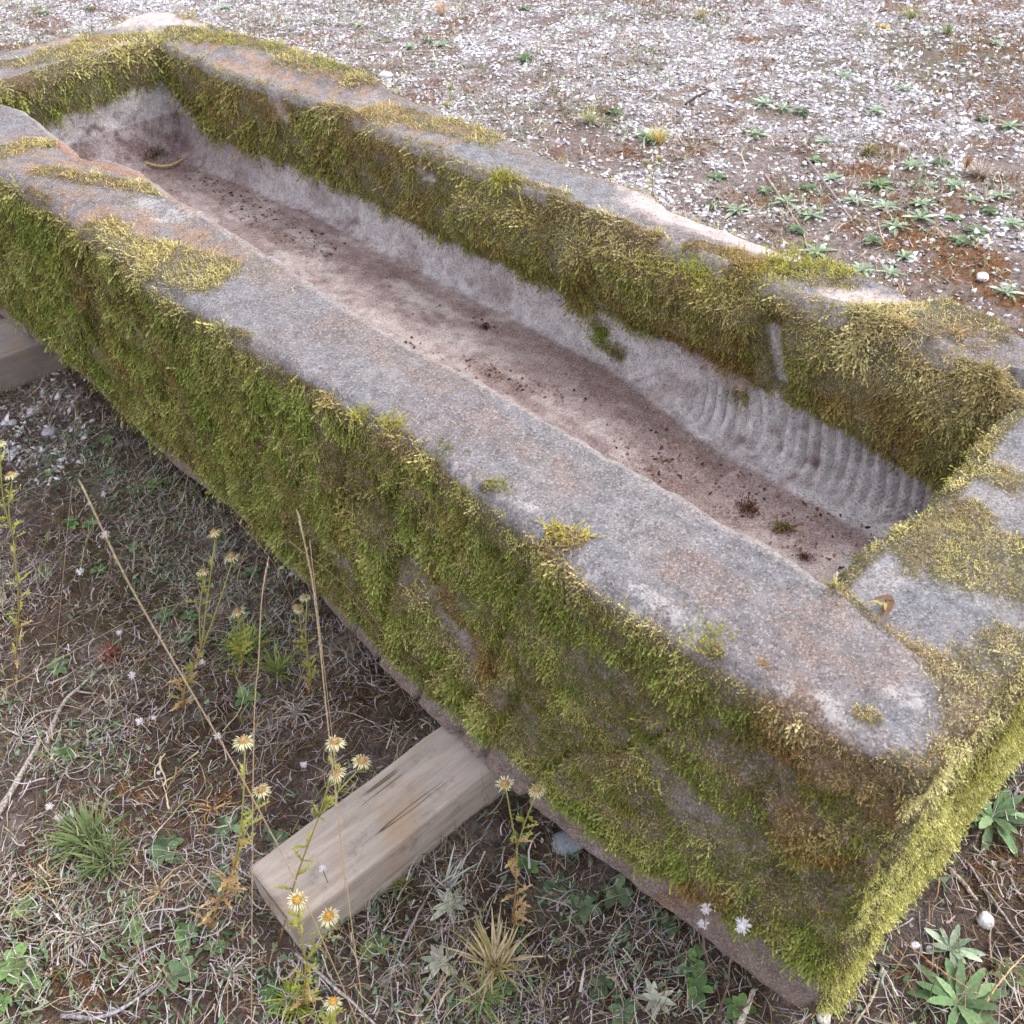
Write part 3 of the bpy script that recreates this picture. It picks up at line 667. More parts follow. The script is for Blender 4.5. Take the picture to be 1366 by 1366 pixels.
def leaf(base, dirv, upv, length, width, droop=.3, col=(120,140,70), colt=None, seg=7, fold=.25, tooth=0., shape=1.0, r=None, expo=.8):
    """a pointed leaf blade with mid fold; optional spiny teeth"""
    dirv = unit(np.asarray(dirv, float)); upv = unit(np.asarray(upv, float)-dirv*np.dot(upv, dirv)); S = np.cross(dirv, upv)
    V = []; Cc = []; F = []; c0 = lin(col); c1 = lin(colt if colt is not None else col)
    for i in range(seg+1):
        t = i/seg; w = width*(math.sin(math.pi*min(1, t**shape*.93+.05))**expo)
        if tooth: w *= (1+tooth*(1 if i % 2 else -1))
        p = base+dirv*length*t+upv*length*(-droop*t*t)
        tw = (r.random()-.5)*.0 if r is not None else 0
        V += [p, p+S*w+upv*w*fold, p-S*w+upv*w*fold]
        c = c0+(c1-c0)*t; Cc += [c*.9, c, c]
    for i in range(seg):
        a = i*3; b = a+3
        F += [(a, a+1, b+1), (a, b+1, b), (a, b, b+2), (a, b+2, a+2)]
    return np.array(V), np.array(F), np.array(Cc)
def build(name, acc, mat, parent=None, origin=None, smooth=False):
    V, F, c = merge(acc)
    if origin is not None: V = V-np.asarray(origin)
    return mesh_np(name, V, F, mat, parent, col=np.clip(c, 0, 1), smooth=smooth)

# ------------------------------------------------------------------ timber beams
def beam(name, q0, q1, width, height, label, x_end, seed, mat=None):
    """q0 near end centre (x,y) ; q1 far end centre; top at z~0"""
    a = np.array(q0); b = np.array(q1); Lb = np.linalg.norm(b-a); ang = math.atan2(b[1]-a[1], b[0]-a[0])
    nx = int(Lb/.01); hw, hh = width/2, height/2; r = .004
    prof = []
    for cx_, cy_, a0 in ((hw-r, hh-r, 0), (-hw+r, hh-r, 90), (-hw+r, -hh+r, 180), (hw-r, -hh+r, 270)):
        for k in range(4):
            t = math.radians(a0+k*30); prof.append((cx_+r*math.cos(t), cy_+r*math.sin(t)))
    pr = []
    for i in range(len(prof)):
        p0 = np.array(prof[i]); p1 = np.array(prof[(i+1) % len(prof)]); m = max(1, int(np.linalg.norm(p1-p0)/.01))
        for j in range(m): pr.append(p0+(p1-p0)*j/m)
    pr = np.array(pr); m = len(pr); xs = np.linspace(0, Lb, nx)
    scl = np.ones(nx); scl[0] = .985; scl[-1] = .985
    V = np.zeros((nx, m, 3)); V[..., 0] = xs[:, None]; V[..., 1] = pr[None, :, 0]*scl[:, None]; V[..., 2] = pr[None, :, 1]*scl[:, None]-hh
    nn = fbm(V+seed, 9, 3, seed)*.0022+fbm((V+seed)*[.15, 1, 1], 90, 2, seed+4)*.0009
    V[..., 1] += np.sign(V[..., 1])*nn; V[..., 2] += np.sign(V[..., 2]+hh)*nn+.004*np.sin(V[..., 0]*4+seed)
    F = grid_faces(nx, m); V2 = V.reshape(-1, 3)
    u = np.arange(nx-1)
    Fw = np.stack([u*m+m-1, (u+1)*m+m-1, (u+1)*m, u*m], -1)
    c0 = len(V2); V2 = np.concatenate([V2, [[.001, 0, -hh]], [[Lb-.001, 0, -hh]]])
    j = np.arange(m); j2 = (j+1) % m
    T = np.concatenate([np.stack([np.full(m, c0), j2, j], -1), np.stack([np.full(m, c0+1), (nx-1)*m+j, (nx-1)*m+j2], -1)])
    o = mesh_np(name, V2, [F, Fw, T], mat or M_WOOD, smooth=False)
    o.location = (a[0], a[1], .0); o.rotation_euler = (0, 0, ang)
    return tag(o, label, 'beam', 'timber beams under the trough')
beam('wooden_beam', (-.388, .636), (1.02, .60), .122, .098, 'pale squared timber beam jutting out below the mossy side among thistles', 0, 3)
beam('wooden_beam', (-.42, 2.455), (1.02, 2.40), .20, .098, 'grey timber beam poking out at the left edge of the photo beside pale stones', 0, 8, M_WOOD_GREY)

# ------------------------------------------------------------------ ground clutter (uncountable)
# pale chippings / lichen flakes
def chips(n_try, xr, yr, smin, smax, seed, dens_fn, name, label):
    r = np.random.default_rng(seed); x = r.uniform(*xr, n_try); y = r.uniform(*yr, n_try)
    Pq, li, ru, gr, bk = ground_fields(np.stack([x, y], -1))
    keep = r.random(n_try) < dens_fn(Pq, li, ru, bk); x = x[keep]; y = y[keep]
    n = len(x); dist = np.hypot(x-CP[0], y-CP[1]); s = (smin+(smax-smin)*r.random(n)**2.2)
    base = unit(np.array([[1,0,0],[-1,0,0],[0,1,0],[0,-1,0],[0,0,1],[0,0,-1.]]))
    tri = np.array([[0,2,4],[2,1,4],[1,3,4],[3,0,4],[2,0,5],[1,2,5],[3,1,5],[0,3,5]])
    V = base[None]*(.6+.8*r.random((n, 6, 1)))+r.normal(size=(n, 6, 3))*.16
    V[..., 2] *= .34; an = r.random(n)*6.28; ca, sa = np.cos(an), np.sin(an)
    tl = r.normal(size=n)*.5
    X = V[..., 0]*ca[:, None]-V[..., 1]*sa[:, None]; Y = V[..., 0]*sa[:, None]+V[..., 1]*ca[:, None]
    V = np.stack([X, Y, V[..., 2]+X*tl[:, None]], -1)*s[:, None, None]
    V += np.stack([x, y, ground_z(x, y)+s*.25], -1)[:, None]
    F = (np.arange(n)[:, None, None]*6+tri[None]).reshape(-1, 3)
    k = r.random(n)
    c = mixc(np.broadcast_to(lin((216, 214, 224)), (n, 3)), lin((244, 243, 246)), k); c = mixc(c, lin((150, 142, 148)), (r.random(n) < .22)*.8); c = mixc(c, lin((150, 160, 130)), (r.random(n) < .08)*.6)
    o = mesh_np(name, V.reshape(-1, 3), F, M_CHIP, col=np.repeat(c, 6, 0)); tag(o, label, 'gravel', kind='stuff'); return n
def inview(P_, margin=60):
    q = (P_-CP)@ROT; zz = -q[..., 2]; X = 683+FPX*q[..., 0]/zz; Y = 683-FPX*q[..., 1]/zz
    return (zz > .2) & (X > -margin*8) & (X < 1366+margin*8) & (Y > -margin*3) & (Y < 1366+margin*9)
nc = chips(680000, (-1.5, 6.2), (-.6, 8.0), .0032, .0125, 11, lambda P_, li, ru, bk: np.clip(li*sst(-.38, .15, fbm(P_, 20, 3, 301)+.35*fbm(P_, 60, 2, 305))*.95*(1-.9*ru)+.16*bk*sst(-.1, .3, fbm(P_, 8, 3, 306)), 0, 1)*inview(P_), 'gravel', 'pale grey chippings and lichen flakes strewn over the ground behind the trough')
print('chips', nc)
chips(9000, (-1.2, 1.6), (-.6, 3.0), .002, .006, 12, lambda P_, li, ru, bk: (.10+.5*field(P_*[1,1,0]+[0,0,GZ], [(0,560,80,590,.14), (1215,1265,1240,1275,.03), (1060,1290,1120,1345,.02), (40,520,80,520,.1)], 'G', .5, 302))*inview(P_), 'stone_crumbs', 'small white stone crumbs scattered in the dry moss')

# low dead stems, curled grass and roots
def strands(n, xr, yr, lmin, lmax, wmin, wmax, cols, seed, zl=.0, zh=.02, dens=None, curl=.6, name='dry_grass', label='', rise=.15, segs=6, wob=.22):
    r = np.random.default_rng(seed); x = r.uniform(*xr, n); y = r.uniform(*yr, n)
    Pq = np.stack([x, y, np.full(n, GZ)], -1); keep = inview(Pq)
    if dens is not None: keep &= r.random(n) < dens(Pq)
    Pq = Pq[keep]; n = len(Pq); x, y = Pq[:, 0], Pq[:, 1]
    z = ground_z(x, y)+zl+(zh-zl)*r.random(n)**2
    l = lmin+(lmax-lmin)*r.random(n)**1.8; an = r.random(n)*2*math.pi; w = wmin+(wmax-wmin)*r.random(n)**2
    k = segs; V = np.empty((n, k, 2, 3)); p = np.stack([x, y, z], -1); th = an.copy(); bend = r.normal(size=n)*curl; pit = r.normal(size=n)*rise+rise*.6
    for i in range(k):
        dvec = np.stack([np.cos(th)*np.cos(pit), np.sin(th)*np.cos(pit), np.sin(pit)], -1)
        sv = unit(np.cross(dvec, unit(np.stack([.3*np.ones(n), .2*np.ones(n), np.ones(n)], -1)+r.normal(size=(n, 3))*.05)))
        ww = (w*(1-.75*i/(k-1)))[:, None]
        V[:, i, 0] = p+sv*ww; V[:, i, 1] = p-sv*ww
        p = p+dvec*(l/(k-1))[:, None]; th += bend/(k-1)+r.normal(size=n)*wob; pit += r.normal(size=n)*.18-.05
        gz = ground_z(p[:, 0], p[:, 1]); p[:, 2] = np.maximum(p[:, 2], gz+.0015)
    idx = np.arange(n)[:, None, None]*(2*k); q = np.array([[2*i, 2*i+1, 2*i+3, 2*i+2] for i in range(k-1)])
    F = (idx+q[None]).reshape(-1, 4)
    ci = r.integers(0, len(cols), n); cl = np.array([lin(c) for c in cols])[ci]*(.75+.5*r.random(n))[:, None]
    o = mesh_np(name, V.reshape(-1, 3), F, M_LITTER, col=np.repeat(cl, 2*k, 0)); tag(o, label, 'grass', kind='stuff'); return o
nearD = lambda P_: ((P_[:, 0] < .05) | (P_[:, 1] < 0.03))*np.clip(.34+1.1*sst(-.15, .3, fbm(P_, 5, 3, 401)+.5*fbm(P_, 16, 2, 404)), 0, 1)
dry = [(196,186,192), (208,198,190), (156,142,138), (122,102,90), (204,196,182), (168,162,172), (104,84,72), (172,142,110), (202,196,206), (150,156,120)]
strands(250000, (-1.75, 1.5), (-.8, 3.4), .012, .055, .0005, .0014, dry, 21, dens=nearD, curl=.6, name='dry_stems', label='tangle of grey dead stems and grass matted on the ground in front of the trough', zl=.004, zh=.02, wob=.08)
strands(7000, (-1.75, 1.5), (-.8, 3.4), .06, .20, .0004, .0011, [(190,178,166), (176,160,140), (150,138,138), (206,192,160)], 22, dens=nearD, curl=.7, name='dry_grass', label='longer pale grass stalks lying loose in front of the trough', zh=.03, rise=.22, segs=8)
strands(100000, (.8, 6.0), (-.4, 7.5), .015, .11, .0008, .0028, [(210,196,180), (186,160,138), (216,208,190), (170,144,124), (176,170,150), (160,176,146)], 23,
        dens=lambda P_: np.clip(.10+.9*sst(.05, .4, fbm(P_, 3, 3, 402)+.3*fbm(P_, 11, 2, 403)), 0, 1)*((P_[:, 0] > .86) | (P_[:, 1] > 2.9)), curl=1.1, name='dead_grass', label='thin buff grass litter over the lichen ground behind the trough', zh=.02, rise=.35)
strands(19000, (-1.75, 1.5), (-.8, 3.4), .018, .085, .0008, .0027, [(196,190,196), (212,204,200), (176,166,168), (206,194,170), (150,138,136)], 24, dens=lambda P_: nearD(P_)*sst(-.25, .3, fbm(P_, 8, 3, 421)), curl=1.7, name='curled_stems',
        label='thicker curled whitish dead stems in patches on the ground before the trough', zl=.002, zh=.022, rise=.4, segs=8)
strands(34000, (-1.75, 1.5), (-.8, 3.4), .02, .06, .0006, .0016, [(120,134,84), (140,150,100), (104,118,76), (150,156,110)], 25, dens=lambda P_: nearD(P_)*sst(-.1, .4, fbm(P_, 6, 3, 422)), curl=1.2, name='green_grass',
        label='sparse thin green blades among the dead stems before the trough', rise=.6, segs=6)
strands(105000, (-1.75, 1.5), (-.8, 3.4), .008, .022, .0022, .0056, [(98,126,92), (118,144,112), (86,112,82), (140,160,132)], 26, dens=lambda P_: nearD(P_)*np.clip(sst(-.05, .25, fbm(P_, 6, 3, 423)+.3*fbm(P_, 20, 2, 427))*.9+field(P_, [(110,610,230,670,.14), (180,740,330,830,.10), (20,1220,260,1300,.10), (740,1190,960,1310,.07)], 'G', .6, 424), 0, 1), curl=.4, name='ground_cover',
        label='small green leaves of low weeds spread in patches before the trough', zl=.002, zh=.014, rise=.5, segs=5)
strands(9000, (-1.75, 1.5), (-.8, 3.4), .006, .020, .0012, .0036, [(150,120,90), (120,92,70), (186,164,134), (200,194,190), (96,76,64)], 27, dens=nearD, curl=1.2, name='leaf_scraps',
        label='broken brown and tan leaf scraps in the dry stems before the trough', zl=.002, zh=.014, rise=.3, segs=5)
strands(90000, (.8, 6.0), (-.4, 7.5), .014, .05, .003, .0068, [(160,176,150), (178,190,168), (146,158,126), (190,188,164), (176,150,126), (196,184,170)], 28,
        dens=lambda P_: (.02+.98*sst(.05, .38, fbm(P_, 2.2, 4, 425)+.5*fbm(P_, 9, 2, 426)))*((P_[:, 0] > .86) | (P_[:, 1] > 2.9)), curl=.6, name='low_weeds', label='pale green low weeds in loose patches over the ground behind the trough', zh=.015, rise=.6)
strands(13000, (-1.75, 1.5), (-.8, 3.4), .04, .13, .0005, .0010, [(170,140,118), (190,170,140), (140,112,104), (156,130,130), (180,176,130)], 29, dens=nearD, curl=.4, name='upright_stems',
        label='thin upright dry stems standing all over the ground before the trough', rise=1.1, segs=8, wob=.06)
# short brown cushion moss on the soil
def soil_moss(n, xr, yr, seed, lo, hi, dens, name, label):
    r = np.random.default_rng(seed); x = r.uniform(*xr, n); y = r.uniform(*yr, n); Pq = np.stack([x, y, np.full(n, GZ)], -1)
    P3, li, ru, gr, bk = ground_fields(np.stack([x, y], -1))
    keep = inview(Pq) & (r.random(n) < dens(Pq, li, ru, bk)); Pq = Pq[keep]; ru = ru[keep]; n = len(Pq)
    Pq[:, 2] = ground_z(Pq[:, 0], Pq[:, 1]); Nq = np.tile(up, (n, 1))+r.normal(size=(n, 3))*.3
    Dq = unit(r.normal(size=(n, 3))*[.8, .8, .3]+up*.8); l = lo+(hi-lo)*r.random(n)
    a = mixc(np.broadcast_to(lin((126, 104, 84)), (n, 3)), lin((136, 122, 76)), sst(-.1, .5, fbm(Pq, 8, 3, 411)))
    a = mixc(a, lin((178, 124, 72)), ru*.85); a = mixc(a, lin((86, 62, 46)), (r.random(n) < .35)*.8); a = a*(.7+.6*r.random(n))[:, None]
    V, F, Cl = sprigs(Pq, unit(Nq), Dq, l, l*.22, a*.7, a, r.normal(size=(n, 3))*.3)
    o = mesh_np(name, V, F, M_MOSS, col=Cl); tag(o, label, 'moss', kind='stuff'); return n
soil_moss(430000, (-1.3, 1.5), (-.7, 3.1), 31, .004, .009, lambda P_, li, ru, bk: ((P_[:, 0] < .1) | (P_[:, 1] < .05))*np.clip(sst(-.5, .2, fbm(P_, 6, 3, 412))*.85+ru*.6, 0, 1), 'ground_moss', 'short brown and rusty moss carpeting the soil before the trough')
soil_moss(300000, (.85, 6.0), (-.3, 7.0), 32, .009, .019, lambda P_, li, ru, bk: np.clip(ru*.9-.1, 0, 1)*((P_[:, 0] > .9)), 'rusty_moss', 'rusty orange moss cushions on the ground behind the trough')
# debris on the trough floor and crusts on the ledges
def specks(n, seed, specs, plane, zoff, smin, smax, cols, dflt=0., name='leaf_litter', label=''):
    r = np.random.default_rng(seed); x = r.uniform(.24, .62, n); y = r.uniform(.26, 2.45, n); Pq = np.stack([x, y, np.full(n, .296)], -1)
    f = np.clip(field(Pq, specs, plane, .6, 500)+dflt*sst(0, .4, fbm(Pq, 14, 3, 501)), 0, 1); keep = r.random(n) < f; Pq = Pq[keep]; n = len(Pq)
    s = smin+(smax-smin)*r.random(n)**3; an = r.random(n)*6.28
    V = np.zeros((n, 4, 3)); lx = s*(.5+r.random(n)*1.6)
    for i, (a_, b_, c_) in enumerate(((-1,-.2,.2),(.1,-.7,.9),(1,.1,.3),(-.1,.8,.1))):
        X = lx*a_; Y = s*b_; V[:, i, 0] = X*np.cos(an)-Y*np.sin(an); V[:, i, 1] = X*np.sin(an)+Y*np.cos(an); V[:, i, 2] = s*c_
    Pq[:, 2] = ZF+zoff+.003*fbm(np.stack([Pq[:, 0], Pq[:, 1], np.full(n, ZF)], -1), 6, 3, 54)+.001
    V += Pq[:, None]; F = (np.arange(n)[:, None]*4+np.array([[0,1,2,3]])).reshape(-1, 4)
    cl = np.array([lin(c) for c in cols])[r.integers(0, len(cols), n)]
    o = mesh_np(name, V.reshape(-1, 3), F, M_LITTER, col=np.repeat(cl, 4, 0)); tag(o, label, 'litter', kind='stuff')
specks(6500, 41, [(985,675,1010,690,.03), (1030,700,1060,715,.03), (1060,735,1085,750,.015), (1140,655,.012), (1090,730,1180,740,.04), (950,640,1000,660,.02), (860,560,900,600,.025), (1050,640,1180,700,.05),
                   (640,430,670,450,.015), (830,590,900,610,.02), (190,205,250,215,.05), (270,235,420,330,.05), (540,470,760,530,.03), (880,610,1100,700,.06)], 'O', .0, .0008, .0042,
       [(74,48,42), (92,62,52), (60,44,40), (120,84,64), (140,104,84)], .10, label='dark bits of dead leaf and moss scattered on the pinkish trough floor')

# ------------------------------------------------------------------ countable plants
def on_base_plane(q, base):
    """point on the sight line standing in the upright plane through the plant's foot"""
    d_ = ray(q); nrm = base-CP; nrm[2] = 0; nrm = unit(nrm); t = np.dot(base-CP, nrm)/np.dot(d_, nrm); return CP+d_*t
def dome(c, axis, r, h, col, colt, n=10, m=4, seed=0):
    axis = unit(np.asarray(axis, float)); S = unit(np.cross(axis, [.3, .9, .1])); U = np.cross(axis, S); V = []; Cl = []; F = []
    rr = np.random.default_rng(seed)
    for i in range(m):
        a = i/m*math.pi/2; 
        for j in range(n):
            t = j*2*math.pi/n+i*.3; q = 1+.12*rr.normal()
            V.append(c+(S*math.cos(t)+U*math.sin(t))*r*math.cos(a)*q+axis*h*math.sin(a)*q); Cl.append(lin(col)+(lin(colt)-lin(col))*i/m)
    V.append(c+axis*h); Cl.append(lin(colt))
    for i in range(m-1):
        for j in range(n):
            j2 = (j+1) % n; a, b, c_, d_ = i*n+j, i*n+j2, (i+1)*n+j2, (i+1)*n+j; F += [(a, b, c_), (a, c_, d_)]
    for j in range(n): F.append(((m-1)*n+j, (m-1)*n+(j+1) % n, m*n))
    return np.array(V), np.array(F), np.array(Cl)
def thistle_head(parent, c, axis, size, r, fresh=0., openness=1.):
    axis = unit(axis); S = unit(np.cross(axis, [.2, .95, .15])); U = np.cross(axis, S)
    fh_acc = []
    R = .0095*size; hh = .013*size
    # green cup of scales
    cupv = []; cc = []; F = []
    prof = [(.25, -1.0), (.62, -.8), (.86, -.45), (.95, -.1), (.85, .02)]; nn = 12
    for i, (pr_, pz) in enumerate(prof):
        for j in range(nn):
            t = j*2*math.pi/nn; cupv.append(c+(S*math.cos(t)+U*math.sin(t))*R*pr_+axis*hh*pz); cc.append(lin((120, 134, 78))+(lin((164, 166, 112))-lin((120, 134, 78)))*i/4)
    for i in range(4):
        for j in range(nn):
            j2 = (j+1) % nn; a, b, c_, d_ = i*nn+j, i*nn+j2, (i+1)*nn+j2, (i+1)*nn+j; F += [(a, b, c_), (a, c_, d_)]
    fh_acc.append((np.array(cupv), np.array(F), np.array(cc)))
    for j in range(16):       # spiny outer scales
        t = r.random()*6.283; rad = S*math.cos(t)+U*math.sin(t); b = c+rad*R*.75-axis*hh*r.uniform(.2, .9)
        fh_acc.append(leaf(b, rad*.8+axis*.6+r.normal(size=3)*.15, axis, .009*size, .0013*size, .15, (126,142,74), (186,184,120), seg=3))
    o = build('flower_head', fh_acc, M_LEAF, parent, parent['_o'])
    rays = []
    for ringi, (nr, lmul, tilt) in enumerate(((22, 1.0, .05), (18, .86, .40))):
        for j in range(nr):
            t = (j+r.random()*.6)*2*math.pi/nr; rad = S*math.cos(t)+U*math.sin(t)
            k = openness; dv = rad*k+axis*(tilt+(1-openness)*1.2+r.normal()*.20-.48)
            rays.append(leaf(c+rad*R*.72+axis*.001, dv, axis, .0125*size*lmul*(.7+.5*r.random()), .00085*size, .18, (226,220,170), (244,240,210), seg=3, fold=.1))
    q = build('bract_ring', rays, M_LEAF, o); q.matrix_parent_inverse = Matrix.Identity(4); q.data.transform(Matrix.Translation(-Vector(parent['_o'])))
    dd = [dome(c+axis*.0008, axis, R*.78, .0058*size, (184,146,100) if not fresh else (214,164,80), (206,176,126) if not fresh else (230,188,100), 12, 4, int(r.integers(1e6)))]
    for j in range(70):
        t = r.random()*6.283; rr_ = R*.74*math.sqrt(r.random()); b = c+(S*math.cos(t)+U*math.sin(t))*rr_+axis*.0045*size
        dd.append(leaf(b, axis+r.normal(size=3)*.25, S, .0036*size, .0005*size, 0, (172,126,82) if not fresh else (212,154,70), (224,198,146) if not fresh else (238,202,120), seg=2))
    q = build('disc', dd, M_LEAF, o); q.data.transform(Matrix.Translation(-Vector(parent['_o'])))
def thistle(base_q, heads, label, seed, junction=None, size=1., fresh=0., basep=None, leafcol=((150,158,70), (196,192,110)), dryness=.5, nleaf=16, opens=None):
    r = np.random.default_rng(seed); base = gp(*base_q) if basep is None else basep
    root = empty('carline_thistle', tuple(base), label, 'thistle', None); root['_o'] = [float(v) for v in base]
    o3 = np.array(base); hp = [on_base_plane(h, base) for h in heads]
    hp = [h+unit(np.array([CP[0]-h[0], CP[1]-h[1], 0]))*r.normal()*.006 for h in hp]
    ctr = np.mean(hp, 0)
    if junction is None: J = base+(ctr-base)*.55; J += r.normal(size=3)*.003
    else: J = on_base_plane(junction, base)
    st = []; lv = []; main = smooth_path([base, base+(J-base)*.5+r.normal(size=3)*.006*np.array([1, 1, 0]), J], 10)
    sc_ = ((150,112,74), (168,158,88))
    st.append(tube(main, np.linspace(.0016, .0013, 10)*size, sc_[0], 6, True, sc_[1])); paths = [main]
    for h in hp:
        axis = unit(np.array([0, 0, 1.])*.9+unit(h-J)*.25+unit(CP-h)*.25+r.normal(size=3)*.12)
        if len(hp) == 1: pth = smooth_path([J, (J+h)/2+r.normal(size=3)*.003, h-axis*.012*size], 8)
        else: pth = smooth_path([J, J+(h-J)*.5+np.array([0, 0, -.004])+r.normal(size=3)*.004, h-axis*.012*size], 9)
        st.append(tube(pth, np.linspace(.0013, .0011, len(pth))*size, sc_[1], 6, True, (164,170,104))); paths.append(pth)
    build('stem', st, M_LITTER, root, o3, True)
    for i in range(nleaf):
        pth = paths[0] if r.random() < .55 or len(paths) == 1 else paths[r.integers(1, len(paths))]
        f = r.random(); k = int(f*(len(pth)-1)); p = pth[k]; a = r.random()*6.283
        up_t = unit(pth[min(k+1, len(pth)-1)]-pth[max(k-1, 0)])
        dv = np.array([math.cos(a), math.sin(a), 0])+up_t*.65; hgt = np.clip((p[2]-base[2])/max(.02, ctr[2]-base[2]), 0, 1)
        dryl = hgt < dryness*.8+.1*r.normal()
        ca, cb = ((176,138,92), (214,190,140)) if dryl else leafcol
        lv.append(leaf(p, dv, up_t, r.uniform(.018, .034)*size*(1.15-.45*hgt), r.uniform(.0022, .0036)*size, .35 if dryl else .1, ca, cb, seg=8, tooth=.55, fold=.45))
        for s_ in range(3):
            pp = p+unit(dv)*.007*(s_+1)*size; lv.append(leaf(pp, unit(np.cross(dv, up_t))*(1 if s_ % 2 else -1)+unit(dv)*.7+up_t*.3, up_t, .0065*size, .0009, .0, ca, cb, seg=2))
    build('foliage', lv, M_LEAF, root, o3)
    for i, h in enumerate(hp):
        axis = unit(np.array([0, 0, 1.])*1.0-unit(CP-h)*.28+r.normal(size=3)*.15)
        thistle_head(root, h, axis, size*(.72+.2*r.random()), r, fresh, 1. if opens is None else opens[i])
    del root['_o']
    return root
thistle((244,950), [(285,710), (308,740), (270,762)], 'tall three-headed carline thistle standing before the mossy side, left of the other thistles', 1, junction=(268,870), size=1.0, nleaf=26, dryness=.35)
thistle((320,905), [(317,815)], 'single-headed carline thistle over feathery green leaves, right of the three-headed one', 2, size=.95, nleaf=34, dryness=.1)
thistle((412,930), [(405,790), (400,820)], 'small two-headed carline thistle close to the foot of the mossy side', 3, size=.85, nleaf=22, dryness=.2)
thistle((20,900), [(15,635), (-2,592)], 'leafy carline thistle cut by the left edge of the photo', 4, junction=(18,720), size=1.0, nleaf=34, dryness=.15)
thistle((278,1245), [(350,1058), (327,995)], 'carline thistle whose larger head leans over the near end of the pale beam', 5, junction=(312,1160), size=1.02, nleaf=30, dryness=.6)
thistle((372,1262), [(446,985), (447,1023), (485,1028)], 'carline thistle with three heads in front of the upper edge of the pale beam', 6, junction=(425,1090), size=.9, nleaf=24, dryness=.3)
thistle((682,1232), [(674,1047), (716,1052)], 'two-headed dry carline thistle between the pale beam and the bare stone foot', 7, junction=(690,1130), size=.85, nleaf=22, dryness=.75, opens=[.45, 1.])
thistle((400,1345), [(400,1210), (441,1230)], 'carline thistle with orange centred heads below the end of the pale beam', 8, size=.95, fresh=1., nleaf=30, dryness=.25)
thistle((452,1420), [(446,1342)], 'low carline thistle with one yellow head at the bottom edge of the photo', 9, size=.85, fresh=1., nleaf=24, dryness=.15)
thistle((872,262), [(862,217), (880,212)], 'pair of green thistle buds rising behind the far wall of the trough', 10, size=1.15, nleaf=10, dryness=0, opens=[.3, .3])
thistle((600,165), [(600,116), (595,138)], 'pale green thistle buds behind the middle of the far wall', 11, size=1.15, nleaf=8, dryness=0, opens=[.3, .3])

# white woolly seed heads
def woolly(base_q, heads, label, seed, size=1., group=None, grey=False):
    r = np.random.default_rng(seed); base = gp(*base_q)
    root = empty('dried_flower', tuple(base), label, 'flower', group); hp = [on_base_plane(h, base) for h in heads]
    st = []; J = base+(hp[0]-base)*.6
    main = smooth_path([base, base+(J-base)*.5+r.normal(size=3)*.006, J], 7); st.append(tube(main, .0008*size, (120,100,92), 4))
    for h in hp: st.append(tube(smooth_path([J, (J+h)/2+r.normal(size=3)*.004, h], 6), .0007*size, (132,116,110), 4))
    build('stem', st, M_LITTER, root, base)
    ca, cb = ((178,172,182), (206,200,208)) if grey else ((214,210,220), (240,238,242))
    for h in hp:
        a_ = [dome(h-np.array([0, 0, .001]), (r.normal()*.3, r.normal()*.3, 1), .0032*size, .0030*size, ca, cb, 8, 3, seed)]
        for i in range(46):
            dv = unit(r.normal(size=3)*[1, 1, .6]+[0, 0, .25]); a_.append(leaf(h+dv*.002*size, dv, up, .0042*size*(.6+.7*r.random()), .0006*size, .1, ca, cb, seg=2))
        build('flower_head', a_, M_LEAF, root, base)
    return root
WO = [((150,745), [(138,660)], 'white button-like dried flower beside the top of the long slanting grass stalk', 1.),
      ((158,800), [(140,714)], 'fluffy white seed head pressed against the long slanting grass stalk', 1.5),
      ((128,745), [(119,672)], 'tiny pale seed head just left of the slanting grass stalk', .7),
      ((112,840), [(107,763)], 'fluffy white seed head on the open ground left of the three-headed thistle', 1.4),
      ((482,890), [(453,772)], 'fluffy grey-white seed head against the moss above the stone foot', 1.3),
      ((490,870), [(472,740)], 'small grey seed head on a thin stem against the mossy side', .9),
      ((400,850), [(389,766)], 'drab grey seed head left of the two-headed thistle', 1.),
      ((185,960), [(176,901)], 'bright white seed head by the reddish weed left of the beam', 1.1),
      ((162,900), [(159,844)], 'white seed head below the three-headed thistle, on the left', 1.),
      ((200,1030), [(186,963)], 'round white seed head above the brown moss patch', 1.2),
      ((212,1020), [(205,958)], 'small white seed head beside the round white one', .7),
      ((292,1060), [(290,982)], 'white seed head crossed by the long slanting grass stalk', 1.1),
      ((274,950), [(270,883)], 'flat white seed head at the foot of the three-headed thistle', .9),
      ((402,1100), [(405,1020)], 'lilac-white seed head left of the beam top edge', .95),
      ((452,1215), [(430,1159)], 'white seed head hanging over the top of the pale beam', .95),
      ((214,1080), [(212,1031)], 'tiny white bud in the brown moss patch', .6),
      ((75,1110), [(66,1076), (95,1085), (78,1092)], 'cluster of pale seed heads low at the left, above the feathery green plant', 1.2),
      ((960,1400), [(942,1212), (938,1232)], 'double white seed head in front of the trough foot near the front corner', 1.1),
      ((950,1405), [(990,1236)], 'large fluffy white seed head in front of the trough foot near the front corner', 1.6)]
for i, (bq, hq, lb, s_) in enumerate(WO): woolly(bq, hq, lb, 60+i, s_, 'dried seed heads in front of the trough', grey=i in (5, 6, 4))

